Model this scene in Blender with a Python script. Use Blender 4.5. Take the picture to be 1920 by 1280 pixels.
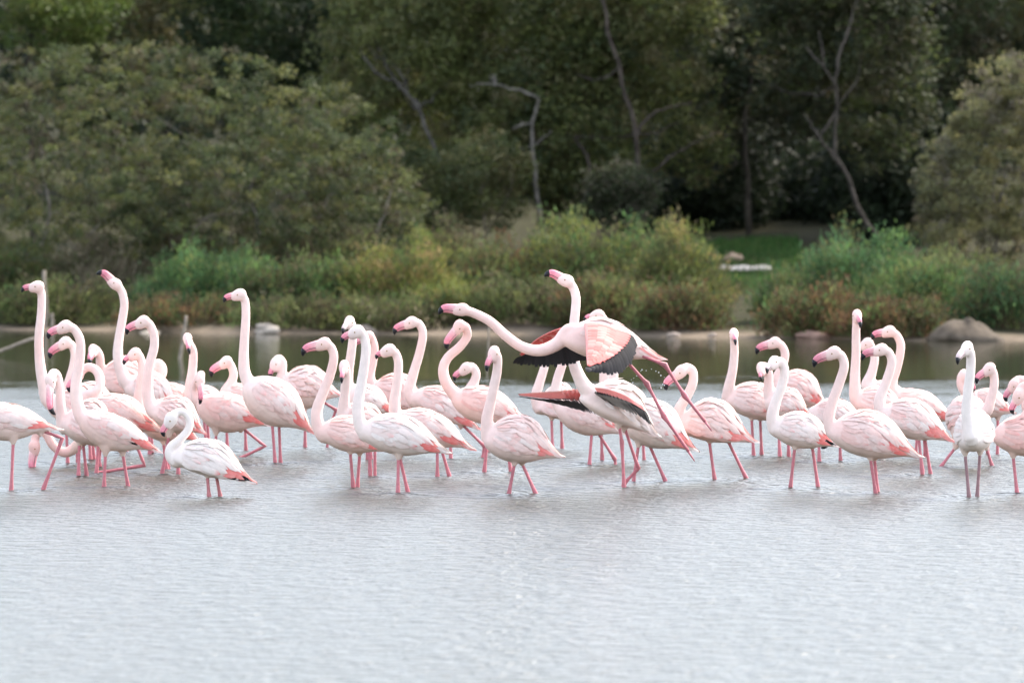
import bpy, math, random
import numpy as np
from mathutils import Vector, Matrix

random.seed(7)
rng = np.random.default_rng(11)
for o in list(bpy.data.objects):
    bpy.data.objects.remove(o)
scene = bpy.context.scene
COL = scene.collection

# ------------------------------------------------------------------ camera
FPX = 13050.0      # focal length in pixels of a 1920 px wide picture
CAM_H = 2.2        # camera height above the water
HOR = 287.0        # picture row of the horizon
cam_d = bpy.data.cameras.new('camera')
cam = bpy.data.objects.new('camera', cam_d)
COL.objects.link(cam)
cam.location = (0, 0, CAM_H)
cam.rotation_euler = (math.radians(90), 0, 0)
cam_d.sensor_width = 36
cam_d.lens = FPX / 1920 * 36
cam_d.shift_y = -(640 - HOR) / 1920
cam_d.clip_start = 0.5
cam_d.clip_end = 6000
cam_d.dof.use_dof = True
cam_d.dof.focus_distance = 45.8
cam_d.dof.aperture_fstop = 4.0
scene.camera = cam

# ------------------------------------------------------------------ sky, sun, exposure
SUN_EL, SUN_AZ = 47.0, 50.0     # azimuth from +Y (away from the camera) towards +X (right)
w = bpy.data.worlds.new('World')
scene.world = w
w.use_nodes = True
nt = w.node_tree
nt.nodes.clear()
sky = nt.nodes.new('ShaderNodeTexSky')
sky.sky_type = 'NISHITA'
sky.sun_disc = False
sky.sun_elevation = math.radians(SUN_EL)
sky.sun_rotation = math.radians(SUN_AZ)
sky.dust_density = 1.5
sky.air_density = 1.0
hs = nt.nodes.new('ShaderNodeHueSaturation')
hs.inputs['Saturation'].default_value = 0.50     # a thin white overcast
bg = nt.nodes.new('ShaderNodeBackground')
bg.inputs['Strength'].default_value = 0.125
wo = nt.nodes.new('ShaderNodeOutputWorld')
nt.links.new(sky.outputs[0], hs.inputs['Color'])
nt.links.new(hs.outputs[0], bg.inputs['Color'])
nt.links.new(bg.outputs[0], wo.inputs[0])
sd = bpy.data.lights.new('sun', 'SUN')
sd.energy = 1.5
sd.angle = math.radians(10)
sd.color = (1.0, 0.90, 0.76)
sun = bpy.data.objects.new('sun', sd)
COL.objects.link(sun)
el, az = math.radians(SUN_EL), math.radians(SUN_AZ)
sv = Vector((math.sin(az) * math.cos(el), math.cos(az) * math.cos(el), math.sin(el)))
sun.rotation_euler = sv.to_track_quat('Z', 'Y').to_euler()
sun.location = sv * 50
vs = scene.view_settings
vs.view_transform = 'Standard'
vs.look = 'None'
vs.gamma = 1
vs.exposure = 2.27
vs.use_curve_mapping = False
scene.cycles.max_bounces = 6
scene.cycles.diffuse_bounces = 3
scene.cycles.transmission_bounces = 2
scene.cycles.glossy_bounces = 3

# ------------------------------------------------------------------ helpers
def W(px, py, Y):
    """picture point at distance Y -> world"""
    return np.array([(px - 960) * Y / FPX, Y, CAM_H - (py - HOR) * Y / FPX])

def rowY(row):
    return FPX * CAM_H / (row - HOR)

def unit(v):
    v = np.asarray(v, float)
    return v / (np.linalg.norm(v) + 1e-12)

def link(o, parent=None):
    COL.objects.link(o)
    if parent is not None:
        o.parent = parent
    return o

def mesh_obj(name, V, F, mats, parent=None, col=None, smooth=True, midx=None, origin=None):
    me = bpy.data.meshes.new(name)
    V = np.asarray(V, float).reshape(-1, 3)
    if origin is not None:
        V = V - np.asarray(origin, float)
    if isinstance(F, np.ndarray):
        k = F.shape[1]
        me.vertices.add(len(V))
        me.vertices.foreach_set('co', V.ravel().astype(np.float32))
        me.loops.add(F.size)
        me.loops.foreach_set('vertex_index', F.ravel().astype(np.int32))
        me.polygons.add(len(F))
        me.polygons.foreach_set('loop_start', (np.arange(len(F)) * k).astype(np.int32))
        me.polygons.foreach_set('loop_total', np.full(len(F), k, np.int32))
        me.update(calc_edges=True)
    else:
        me.from_pydata([tuple(v) for v in V], [], F)
    if not isinstance(mats, (list, tuple)):
        mats = [mats]
    for m in mats:
        me.materials.append(m)
    n = len(me.polygons)
    if midx is not None:
        me.polygons.foreach_set('material_index', np.asarray(midx, np.int32))
    if smooth:
        me.polygons.foreach_set('use_smooth', np.ones(n, bool))
    if col is not None:
        set_col(me, col)
    me.validate()
    o = bpy.data.objects.new(name, me)
    if origin is not None:
        o.location = origin
    return link(o, parent)

def set_col(me, col):
    col = np.asarray(col, np.float32).reshape(-1, 3)
    a = me.attributes.new('Col', 'FLOAT_COLOR', 'POINT')
    c4 = np.ones((len(col), 4), np.float32)
    c4[:, :3] = col
    a.data.foreach_set('color', c4.ravel())

def empty(name, loc):
    o = bpy.data.objects.new(name, None)
    o.empty_display_size = 0.1
    o.location = loc
    return link(o)

def tag(o, label, cat, group=None):
    o['label'] = label
    o['category'] = cat
    if group:
        o['group'] = group
    return o

def structure(o):
    o['kind'] = 'structure'
    return o

def keep_parent(o, parent):
    """make o (built in world space) a child of an unrotated empty"""
    o.parent = parent
    o.location = Vector(o.location) - parent.location
    return o

class Geo:
    """collects verts / faces / colours"""
    def __init__(s):
        s.V, s.F, s.C, s.n = [], [], [], 0
    def add(s, V, F, C):
        V = np.asarray(V, float).reshape(-1, 3)
        s.V.append(V)
        s.F += [tuple(i + s.n for i in f) for f in F]
        C = np.asarray(C, float)
        s.C.append(np.broadcast_to(C, V.shape) if C.ndim == 1 else C)
        s.n += len(V)
    def build(s, name, mats, parent=None, smooth=True):
        return mesh_obj(name, np.vstack(s.V), s.F, mats, parent, np.vstack(s.C), smooth)

def resample(P, n):
    """Catmull-Rom through P, n samples evenly by length"""
    P = np.asarray(P, float)
    if len(P) == 2:
        t = np.linspace(0, 1, n)[:, None]
        return P[0] * (1 - t) + P[1] * t
    Q = np.vstack([2 * P[0] - P[1], P, 2 * P[-1] - P[-2]])
    out = []
    for i in range(1, len(Q) - 2):
        p0, p1, p2, p3 = Q[i - 1:i + 3]
        for t in np.linspace(0, 1, 12, endpoint=False):
            out.append(0.5 * (2 * p1 + (p2 - p0) * t + (2 * p0 - 5 * p1 + 4 * p2 - p3) * t * t + (3 * p1 - p0 - 3 * p2 + p3) * t ** 3))
    out.append(P[-1])
    out = np.array(out)
    d = np.concatenate([[0], np.cumsum(np.linalg.norm(np.diff(out, axis=0), axis=1))])
    s = np.linspace(0, d[-1], n)
    return np.stack([np.interp(s, d, out[:, k]) for k in range(3)], 1)

def tube(P, R, k=10, R2=None, side=None):
    """closed tube along P; R radius in the 'up' direction, R2 along 'side'"""
    P = np.asarray(P, float)
    n = len(P)
    R = np.broadcast_to(np.asarray(R, float), (n,))
    R2 = R if R2 is None else np.broadcast_to(np.asarray(R2, float), (n,))
    T = np.gradient(P, axis=0)
    T /= np.linalg.norm(T, axis=1)[:, None] + 1e-12
    s = np.array([0.0, 1, 0]) if side is None else np.asarray(side, float)
    V, a = [], np.linspace(0, 2 * math.pi, k, endpoint=False)
    for i in range(n):
        s2 = s - T[i] * np.dot(s, T[i])
        if np.linalg.norm(s2) < 1e-3:
            s2 = np.cross(T[i], [0.3, 0.1, 0.9])
        s2 = unit(s2)
        u = np.cross(s2, T[i])
        V.append(P[i] + np.outer(np.cos(a) * R2[i], s2) + np.outer(np.sin(a) * R[i], u))
        s = s2
    V = np.vstack(V + [P[:1] - T[:1] * R[0] * 0.3, P[-1:] + T[-1:] * R[-1] * 0.3])
    F = []
    for i in range(n - 1):
        for j in range(k):
            F.append((i * k + j, i * k + (j + 1) % k, (i + 1) * k + (j + 1) % k, (i + 1) * k + j))
    for j in range(k):
        F.append((n * k, (j + 1) % k, j))
        F.append((n * k + 1, (n - 1) * k + j, (n - 1) * k + (j + 1) % k))
    return V, F

# ------------------------------------------------------------------ materials
def mat(name):
    m = bpy.data.materials.new(name)
    m.use_nodes = True
    b = m.node_tree.nodes['Principled BSDF']
    return m, m.node_tree, b

def noise(nt, scale, detail=4, rough=0.55, vec=None):
    n = nt.nodes.new('ShaderNodeTexNoise')
    n.inputs['Scale'].default_value = scale
    n.inputs['Detail'].default_value = detail
    n.inputs['Roughness'].default_value = rough
    if vec is not None:
        nt.links.new(vec, n.inputs['Vector'])
    return n

def mul_col(nt, a, fac_socket, lo, hi):
    """colour socket a multiplied by map range of a noise"""
    mr = nt.nodes.new('ShaderNodeMapRange')
    mr.inputs['From Min'].default_value = 0.3
    mr.inputs['From Max'].default_value = 0.7
    mr.inputs['To Min'].default_value = lo
    mr.inputs['To Max'].default_value = hi
    nt.links.new(fac_socket, mr.inputs['Value'])
    mx = nt.nodes.new('ShaderNodeVectorMath')
    mx.operation = 'SCALE'
    nt.links.new(a, mx.inputs[0])
    nt.links.new(mr.outputs[0], mx.inputs['Scale'])
    return mx.outputs[0]

def attr_mat(name, rough=0.8, nscale=30, lo=0.9, hi=1.06, bump=0.0, bscale=120, spec=0.2, sheen=0.0, translucent=0.0):
    m, nt, b = mat(name)
    a = nt.nodes.new('ShaderNodeAttribute')
    a.attribute_name = 'Col'
    tc = nt.nodes.new('ShaderNodeTexCoord')
    n = noise(nt, nscale, vec=tc.outputs['Object'])
    c = mul_col(nt, a.outputs['Color'], n.outputs['Fac'], lo, hi)
    nt.links.new(c, b.inputs['Base Color'])
    b.inputs['Roughness'].default_value = rough
    b.inputs['Specular IOR Level'].default_value = spec
    if sheen:
        b.inputs['Sheen Weight'].default_value = sheen
    if bump:
        n2 = noise(nt, bscale, 3, vec=tc.outputs['Object'])
        bp = nt.nodes.new('ShaderNodeBump')
        bp.inputs['Strength'].default_value = bump
        bp.inputs['Distance'].default_value = 0.01
        nt.links.new(n2.outputs['Fac'], bp.inputs['Height'])
        nt.links.new(bp.outputs[0], b.inputs['Normal'])
    if translucent:
        tr = nt.nodes.new('ShaderNodeBsdfTranslucent')
        nt.links.new(c, tr.inputs['Color'])
        mx = nt.nodes.new('ShaderNodeMixShader')
        mx.inputs[0].default_value = translucent
        out = nt.nodes['Material Output']
        nt.links.new(b.outputs[0], mx.inputs[1])
        nt.links.new(tr.outputs[0], mx.inputs[2])
        nt.links.new(mx.outputs[0], out.inputs['Surface'])
    return m

def plain(name, rgb, rough=0.6, nscale=40, lo=0.85, hi=1.1, bump=0.0, spec=0.3):
    m, nt, b = mat(name)
    tc = nt.nodes.new('ShaderNodeTexCoord')
    n = noise(nt, nscale, vec=tc.outputs['Object'])
    rg = nt.nodes.new('ShaderNodeRGB')
    rg.outputs[0].default_value = (*rgb, 1)
    c = mul_col(nt, rg.outputs[0], n.outputs['Fac'], lo, hi)
    nt.links.new(c, b.inputs['Base Color'])
    b.inputs['Roughness'].default_value = rough
    b.inputs['Specular IOR Level'].default_value = spec
    if bump:
        bp = nt.nodes.new('ShaderNodeBump')
        bp.inputs['Strength'].default_value = bump
        bp.inputs['Distance'].default_value = 0.03
        nt.links.new(n.outputs['Fac'], bp.inputs['Height'])
        nt.links.new(bp.outputs[0], b.inputs['Normal'])
    return m

M_PLUME = attr_mat('plumage', 0.85, 22, 0.93, 1.04, 0.12, 90, 0.15, 0.15)
M_FEATH = attr_mat('feather', 0.8, 45, 0.93, 1.04, 0.0, 90, 0.15, 0.1, 0.12)
M_LEG = attr_mat('leg_skin', 0.5, 60, 0.8, 1.12, 0.2, 200, 0.35)
M_BILL = attr_mat('bill_horn', 0.5, 60, 0.85, 1.1, 0, 90, 0.3)
M_BLACK = plain('bill_black', (0.012, 0.012, 0.016), 0.4, 60)
M_EYE = plain('eye_amber', (0.30, 0.17, 0.05), 0.2)
M_LEAF = attr_mat('leaf', 0.6, 3, 0.8, 1.2, 0, 50, 0.25, 0, 0.42)
M_BLADE = attr_mat('blade', 0.7, 3, 0.8, 1.2, 0, 50, 0.2, 0, 0.45)
M_BARK = attr_mat('bark', 0.9, 9, 0.35, 1.35, 0.6, 40, 0.1)
M_ROCK = attr_mat('rock', 0.9, 9, 0.65, 1.25, 0.7, 25, 0.15)
M_WOOD = plain('weathered_wood', (0.30, 0.25, 0.20), 0.9, 25, 0.6, 1.2, 0.5)
M_STONE = plain('pale_slab', (0.72, 0.63, 0.54), 0.9, 18, 0.6, 1.15, 0.5)

# ground: sand by the water, dark litter behind, green patches
M_GROUND, nt, b = mat('ground')
tc = nt.nodes.new('ShaderNodeTexCoord')
a = nt.nodes.new('ShaderNodeAttribute'); a.attribute_name = 'Col'
n1 = noise(nt, 2.2, 8, 0.7, tc.outputs['Object'])
c = mul_col(nt, a.outputs['Color'], n1.outputs['Fac'], 0.6, 1.25)
nt.links.new(c, b.inputs['Base Color'])
b.inputs['Roughness'].default_value = 0.95
b.inputs['Specular IOR Level'].default_value = 0.1
n2 = noise(nt, 14, 6, 0.7, tc.outputs['Object'])
bp = nt.nodes.new('ShaderNodeBump')
bp.inputs['Strength'].default_value = 0.6; bp.inputs['Distance'].default_value = 0.05
nt.links.new(n2.outputs['Fac'], bp.inputs['Height']); nt.links.new(bp.outputs[0], b.inputs['Normal'])

# water: turbid shallow lagoon, wind ripples dying out in the lee of the far bank
M_WATER, nt, b = mat('lagoon_water')
tc = nt.nodes.new('ShaderNodeTexCoord')
sep = nt.nodes.new('ShaderNodeSeparateXYZ')
nt.links.new(tc.outputs['Object'], sep.inputs[0])
b.inputs['Base Color'].default_value = (0.035, 0.035, 0.024, 1)
b.inputs['IOR'].default_value = 1.333
b.inputs['Specular IOR Level'].default_value = 0.5
def mapped(sx, sy):
    mp = nt.nodes.new('ShaderNodeMapping')
    mp.inputs['Scale'].default_value = (sx, sy, 1)
    nt.links.new(tc.outputs['Object'], mp.inputs['Vector'])
    return mp.outputs[0]
na = noise(nt, 1.0, 2, 0.5, mapped(4.5, 3.0))
nb = noise(nt, 1.0, 3, 0.6, mapped(7.5, 7.5))
nc = noise(nt, 1.0, 2, 0.5, mapped(0.7, 0.5))
def math_node(op, *ins):
    m_ = nt.nodes.new('ShaderNodeMath'); m_.operation = op
    for i, v in enumerate(ins):
        if isinstance(v, (int, float)):
            m_.inputs[i].default_value = v
        else:
            nt.links.new(v, m_.inputs[i])
    return m_.outputs[0]
h = math_node('ADD', math_node('MULTIPLY', na.outputs['Fac'], 0.030), math_node('MULTIPLY', nb.outputs['Fac'], 0.060))
# wind shelter: ripples weaken with the distance to the bank
edge = math_node('ADD', sep.outputs['Y'], math_node('MULTIPLY', nc.outputs['Fac'], 9.0))
sh = nt.nodes.new('ShaderNodeMapRange')
sh.interpolation_type = 'SMOOTHSTEP'
sh.inputs['From Min'].default_value = 62.0; sh.inputs['From Max'].default_value = 74.0
sh.inputs['To Min'].default_value = 1.12; sh.inputs['To Max'].default_value = 0.05
nt.links.new(edge, sh.inputs['Value'])
rg = nt.nodes.new('ShaderNodeMapRange')
rg.inputs['To Min'].default_value = 0.02; rg.inputs['To Max'].default_value = 0.29
nt.links.new(sh.outputs[0], rg.inputs['Value']); nt.links.new(rg.outputs[0], b.inputs['Roughness'])
nd = noise(nt, 1.0, 2, 0.5, mapped(14.0, 15.0))
h = math_node('ADD', h, math_node('MULTIPLY', nd.outputs['Fac'], 0.022))
h = math_node('MULTIPLY', h, sh.outputs[0])
bp = nt.nodes.new('ShaderNodeBump')
bp.inputs['Strength'].default_value = 1.0; bp.inputs['Distance'].default_value = 1.0
nt.links.new(h, bp.inputs['Height']); nt.links.new(bp.outputs[0], b.inputs['Normal'])

# ------------------------------------------------------------------ terrain and water
def shore_y(x):
    return 84.0 - 0.40 * np.clip(x, -30, 30) + 0.35 * np.sin(x * 0.9 + 1) + 0.2 * np.sin(x * 2.3)

def ground_z(x, y):
    d = y - shore_y(x)
    z = np.where(d < 0, np.maximum(-0.42, d * 0.16), 0.0)
    z = np.where(d >= 0, np.interp(d, [0, 1.5, 4, 10, 25, 60, 200, 3000], [0, 0.17, 0.30, 0.55, 1.6, 5.0, 16, 40]), z)
    return z + 0.03 * np.sin(x * 1.7 + y * 0.6) * (d > 0.3)

xs = np.unique(np.concatenate([np.linspace(-2500, -60, 12), np.linspace(-60, -14, 24), np.linspace(-14, 14, 113), np.linspace(14, 60, 24), np.linspace(60, 2500, 12)]))
ys = np.unique(np.concatenate([np.linspace(-1500, 20, 8), np.linspace(20, 76, 12), np.linspace(76, 96, 81), np.linspace(96, 160, 30), np.linspace(160, 3000, 14)]))
X, Yg = np.meshgrid(xs, ys)
Zg = ground_z(X, Yg)
nx, ny = len(xs), len(ys)
idx = np.arange(nx * ny).reshape(ny, nx)
Fq = np.stack([idx[:-1, :-1], idx[:-1, 1:], idx[1:, 1:], idx[1:, :-1]], -1).reshape(-1, 4)
d = (Yg - shore_y(X)).ravel()
SAND, LITTER, GRASSY = np.array([.19, .15, .112]), np.array([.05, .038, .026]), np.array([.04, .055, .02])
sw = .22 + .75 * np.exp(-((X.ravel() - .9) / 1.9) ** 2)
tsand = np.clip(1 - (d - sw) / 0.5, 0, 1)[:, None]
gcol = tsand * SAND + (1 - tsand) * (LITTER * 0.6 + GRASSY * 0.4)
ground = structure(mesh_obj('ground', np.stack([X, Yg, Zg], -1), Fq, M_GROUND, None, gcol))
WX = np.unique(np.concatenate([[-2500., -300, -60, -20], np.linspace(-8.2, 8.2, 380), [20, 60, 300, 2500.]]))
WY = np.unique(np.concatenate([[-1500., -200, 0, 20, 35], np.linspace(42, 55, 300), [60, 70, 80, 110.]]))
Xw, Yw = np.meshgrid(WX, WY)
iw = np.arange(Xw.size).reshape(Xw.shape)
water = structure(mesh_obj('water', np.stack([Xw, Yw, 0 * Xw], -1),
        np.stack([iw[:-1, :-1], iw[:-1, 1:], iw[1:, 1:], iw[1:, :-1]], -1).reshape(-1, 4), M_WATER))

# ------------------------------------------------------------------ vegetation
def leaf_quads(P, A, B):
    """rhombic leaves: centre P, half-length vectors A, half-width vectors B"""
    n = len(P)
    V = np.stack([P - A, P + B - A * 0.15, P + A, P - B - A * 0.15], 1).reshape(-1, 3)
    F = np.arange(4 * n).reshape(n, 4)
    return V, F

def rand_unit(n):
    v = rng.normal(size=(n, 3))
    return v / np.linalg.norm(v, axis=1)[:, None]

def perp(A):
    r = rand_unit(len(A))
    B = np.cross(A, r)
    return B / (np.linalg.norm(B, axis=1)[:, None] + 1e-9)

def crown_points(blobs, n_clump, per, clump_r, floor=None):
    """leaf positions in clumps spread over the shells of several ellipsoids"""
    vol = np.array([r[0] * r[2] for c, r in blobs]); vol = vol / vol.sum()
    Ps, ids = [], []
    for bi, (c, r) in enumerate(blobs):
        k = max(3, int(n_clump * vol[bi]))
        dirs = rand_unit(k)
        rad = rng.uniform(0.3, 1.0, k) ** 0.42
        cen = np.asarray(c) + dirs * rad[:, None] * np.asarray(r)
        sz = clump_r * rng.uniform(0.55, 1.3, k)
        for j in range(k):
            m = int(per * rng.uniform(0.6, 1.4))
            v = rand_unit(m) * (rng.uniform(0, 1, m) ** 0.45)[:, None] * sz[j] * np.array([1.15, 1.15, 0.75])
            Ps.append(cen[j] + v)
            ids.append(np.full(m, len(ids)))
    P = np.vstack(Ps); ids = np.concatenate(ids)
    if floor is not None:
        k = P[:, 2] > floor
        P, ids = P[k], ids[k]
    return P, ids

def leaf_cols(ids, palette, jit=0.22):
    pal = np.asarray(palette, float)
    k = ids.max() + 1
    base = pal[rng.integers(0, len(pal), k)] * rng.uniform(0.75, 1.25, (k, 1))
    c = base[ids] * rng.uniform(1 - jit, 1 + jit, (len(ids), 1))
    sw = rng.uniform(size=len(ids)) < 0.25
    c[sw] = pal[rng.integers(0, len(pal), sw.sum())]
    return np.clip(c * .9, 0.005, 0.6)

def make_crown(name, parent, blobs, n_clump, per, clump_r, size, palette, floor=None, aspect=0.42):
    P, ids = crown_points(blobs, n_clump, per, clump_r, floor)
    n = len(P)
    A = rand_unit(n); A[:, 2] = A[:, 2] * 0.7 + 0.25
    A /= np.linalg.norm(A, axis=1)[:, None]
    L = size * rng.uniform(0.6, 1.3, n)[:, None]
    B = perp(A) * L * aspect
    V, F = leaf_quads(P, A * L, B)
    C = np.repeat(leaf_cols(ids, palette), 4, 0)
    o = mesh_obj(name, V, F, M_LEAF, None, C, False)
    return keep_parent(o, parent)

def branch_geo(g, pts, r0, r1, col, k=7, n=14, wob=0.02):
    P = resample(pts, n)
    P[1:-1] += rng.normal(size=(n - 2, 3)) * wob
    V, F = tube(P, np.linspace(r0, r1, n), k)
    g.add(V, F, col)
    return P

def trunk_obj(parent, base, blobs, r, col, paths=None, nb=9):
    """a trunk with limbs reaching into the crown blobs; or limbs along given paths"""
    g = Geo()
    col = np.asarray(col)
    tops = []
    if paths:
        for pts, r0, r1 in paths:
            P = branch_geo(g, pts, r0, r1, col * rng.uniform(0.9, 1.1), 8, 18, 0.012)
            tops.append(P)
    else:
        c = np.asarray(blobs[0][0])
        mid = np.asarray(base) * 0.5 + c * 0.5 + rng.normal(size=3) * 0.15
        tops.append(branch_geo(g, [np.asarray(base) - [0, 0, 0.15], mid, c], r, r * 0.45, col, 8, 14, 0.03))
    for i in range(nb):
        s = tops[rng.integers(len(tops))]
        st = s[rng.integers(len(s) // 3, len(s))]
        c, rr = blobs[rng.integers(len(blobs))]
        e = np.asarray(c) + rand_unit(1)[0] * np.asarray(rr) * 0.8
        m = (st + e) / 2 + rng.normal(size=3) * 0.2 - [0, 0, 0.1]
        branch_geo(g, [st, m, e], r * 0.35, r * 0.08, col * rng.uniform(0.8, 1.1), 6, 10, 0.03)
    o = g.build('trunk', M_BARK)
    return keep_parent(o, parent)

def gz(x, y):
    return float(ground_z(np.array([x]), np.array([y]))[0])

def tree(name, label, cat, px, Y, blobs_px, palette, trunk_r=0.045, trunk_col=(.045, .038, .03), n_clump=150, per=120,
         clump_r=0.32, size=0.045, paths=None, group=None, nb=9, depth=None, floor=None, aspect=0.42):
    """blobs_px: (px, py, rx_px, ry_px, dY)"""
    x = (px - 960) * Y / FPX
    base = (x, Y, gz(x, Y))
    t = empty(name, base)
    tag(t, label, cat, group)
    k = Y / FPX
    blobs = []
    for bx, by, rx, ry, dY in blobs_px:
        c = W(bx, by, Y + dY)
        blobs.append((c, (rx * k, (depth or min(rx, ry) * k * 0.9), ry * k)))
    wp = None
    if paths:
        wp = [([W(a_, b_, Y + dd) for a_, b_, dd in pts], r0 * .78, r1 * .7) for pts, r0, r1 in paths]
    trunk_obj(t, base, blobs, trunk_r, trunk_col, wp, nb)
    make_crown('crown', t, blobs, n_clump, per, clump_r, size, palette, floor, aspect)
    return t

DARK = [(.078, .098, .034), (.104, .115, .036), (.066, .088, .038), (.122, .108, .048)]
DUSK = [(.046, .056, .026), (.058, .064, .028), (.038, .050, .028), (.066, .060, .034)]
SHADE_GREEN = [(.022, .034, .016), (.028, .038, .018), (.020, .030, .018)]  # leaf greens blackened to stand for the shade inside the wood
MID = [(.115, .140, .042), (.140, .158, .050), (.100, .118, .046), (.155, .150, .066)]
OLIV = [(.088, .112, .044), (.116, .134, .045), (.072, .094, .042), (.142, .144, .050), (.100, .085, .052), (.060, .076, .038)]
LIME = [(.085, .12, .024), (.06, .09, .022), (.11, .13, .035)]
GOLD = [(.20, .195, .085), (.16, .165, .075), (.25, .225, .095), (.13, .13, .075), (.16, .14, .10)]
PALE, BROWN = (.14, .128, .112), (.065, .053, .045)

TG = 'dark trees of the wood behind the lagoon'
tree('broadleaf_tree', 'bright lime green tree at the top left corner behind the big shrub', 'tree', 60, 97,
     [(50, -60, 230, 130, 0), (60, 30, 170, 60, -1)], LIME, n_clump=120, per=110, size=0.05, group=TG)
tree('evergreen_tree', 'near black tree above the left part of the big olive shrub', 'tree', 300, 103,
     [(300, -120, 300, 260, 0), (270, 60, 240, 140, 0)], DARK, n_clump=170, per=130, size=0.06, clump_r=.4, group=TG)
tree('evergreen_tree', 'deep green tree above the right part of the big olive shrub', 'tree', 560, 101,
     [(560, -100, 260, 240, 0), (540, 70, 210, 130, 0), (600, 200, 180, 140, 1)], [(.03, .05, .02), (.04, .06, .022), (.025, .04, .018)], n_clump=190, per=130, size=0.06, clump_r=.4, group=TG)
tree('olive_tree', 'soft olive green tree with a slanting grey trunk right of the big shrub', 'tree', 840, 97,
     [(760, -70, 190, 170, 0), (740, 80, 150, 130, -.5), (830, 170, 110, 110, 0), (680, 150, 90, 90, .5)], MID, 0.06, (.085, .078, .068),
     n_clump=260, per=120, size=0.045, paths=[([(838, 420, -1.6), (832, 330, -1.6), (800, 240, -1.5), (775, 190, -1.4), (735, 140, -1.2), (700, 70, -1)], .045, .022)], group=TG)
tree('evergreen_tree', 'dark tree with a crooked pale broken trunk in the middle of the wood', 'tree', 1005, 95,
     [(960, -60, 160, 170, 2), (1010, 120, 150, 120, 1.6), (940, 250, 110, 130, 1.2), (1060, 270, 120, 140, 1.4)], DARK + MID, 0.06, PALE,
     n_clump=260, per=120, size=0.045, nb=2, paths=[
         ([(1011, 420, 0), (1004, 330, 0), (997, 260, 0), (1003, 215, 0), (1012, 182, 0), (985, 174, 0)], .042, .024),
         ([(985, 174, 0), (962, 168, .1), (925, 158, .2), (880, 160, .4)], .020, .008),
         ([(996, 232, 0), (978, 234, -.1), (960, 241, -.2)], .026, .012),
         ([(1004, 270, 0), (1018, 258, -.1), (1034, 246, -.2)], .022, .010)], group=TG)
tree('evergreen_tree', 'dark tree whose bent brown trunk climbs right of the broken pale trunk', 'tree', 1200, 95.5,
     [(1160, -60, 210, 160, 1.2), (1230, 60, 150, 120, 1), (1110, 100, 110, 110, 1.2), (1240, 230, 140, 120, 2)], DARK + MID, 0.07, BROWN,
     n_clump=280, per=120, size=0.045, nb=2, paths=[
         ([(1202, 425, 0), (1196, 320, 0), (1190, 245, 0), (1172, 180, 0), (1160, 120, 0), (1140, 60, 0), (1132, 0, .1), (1120, -90, .3)], .05, .028),
         ([(1193, 255, 0), (1215, 222, 0), (1255, 200, .1), (1300, 192, .3)], .035, .012),
         ([(1225, 320, .3), (1270, 285, .3), (1330, 255, .4), (1352, 248, .5)], .026, .010),
         ([(1165, 125, 0), (1120, 150, .2), (1080, 140, .4)], .024, .010),
         ([(1108, 325, .2), (1095, 282, .2), (1065, 250, .3)], .034, .018)], group=TG)
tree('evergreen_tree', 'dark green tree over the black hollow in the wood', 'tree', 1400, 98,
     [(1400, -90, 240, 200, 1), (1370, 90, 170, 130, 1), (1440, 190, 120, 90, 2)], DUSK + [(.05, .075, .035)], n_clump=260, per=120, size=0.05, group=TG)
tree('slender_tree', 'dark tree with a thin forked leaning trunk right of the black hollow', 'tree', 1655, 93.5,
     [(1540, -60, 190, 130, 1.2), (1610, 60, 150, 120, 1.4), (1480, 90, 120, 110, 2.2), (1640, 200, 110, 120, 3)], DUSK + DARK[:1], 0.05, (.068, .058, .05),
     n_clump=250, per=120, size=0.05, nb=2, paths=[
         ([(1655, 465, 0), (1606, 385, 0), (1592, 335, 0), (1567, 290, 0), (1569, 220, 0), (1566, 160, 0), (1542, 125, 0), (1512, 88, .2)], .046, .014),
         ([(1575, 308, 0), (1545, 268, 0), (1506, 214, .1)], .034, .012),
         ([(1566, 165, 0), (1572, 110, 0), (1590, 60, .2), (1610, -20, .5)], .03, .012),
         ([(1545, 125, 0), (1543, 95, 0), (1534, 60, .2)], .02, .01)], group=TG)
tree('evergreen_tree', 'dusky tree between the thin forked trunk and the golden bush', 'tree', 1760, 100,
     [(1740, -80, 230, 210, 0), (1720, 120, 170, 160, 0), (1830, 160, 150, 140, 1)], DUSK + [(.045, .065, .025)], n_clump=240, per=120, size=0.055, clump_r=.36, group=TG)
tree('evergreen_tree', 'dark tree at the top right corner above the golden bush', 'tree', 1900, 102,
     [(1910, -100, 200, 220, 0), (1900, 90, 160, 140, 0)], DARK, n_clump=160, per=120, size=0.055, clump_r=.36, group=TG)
tree('evergreen_tree', 'tree with shade black leaves deep in the wood behind the hollow', 'tree', 1480, 110,
     [(1450, 150, 280, 260, 0), (1620, 250, 220, 200, 1), (1330, 280, 200, 160, 1)], SHADE_GREEN, n_clump=260, per=120, size=0.065, clump_r=.45, group=TG)
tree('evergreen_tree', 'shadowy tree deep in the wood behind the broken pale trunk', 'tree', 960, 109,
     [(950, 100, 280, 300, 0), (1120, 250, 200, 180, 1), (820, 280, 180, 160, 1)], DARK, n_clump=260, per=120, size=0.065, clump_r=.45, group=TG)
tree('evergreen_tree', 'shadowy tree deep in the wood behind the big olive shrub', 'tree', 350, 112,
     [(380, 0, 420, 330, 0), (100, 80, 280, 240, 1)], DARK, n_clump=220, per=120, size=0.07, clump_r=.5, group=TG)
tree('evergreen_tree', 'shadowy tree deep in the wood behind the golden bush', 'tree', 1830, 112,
     [(1830, 120, 260, 330, 0)], DARK, n_clump=160, per=120, size=0.07, clump_r=.5, group=TG)
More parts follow.
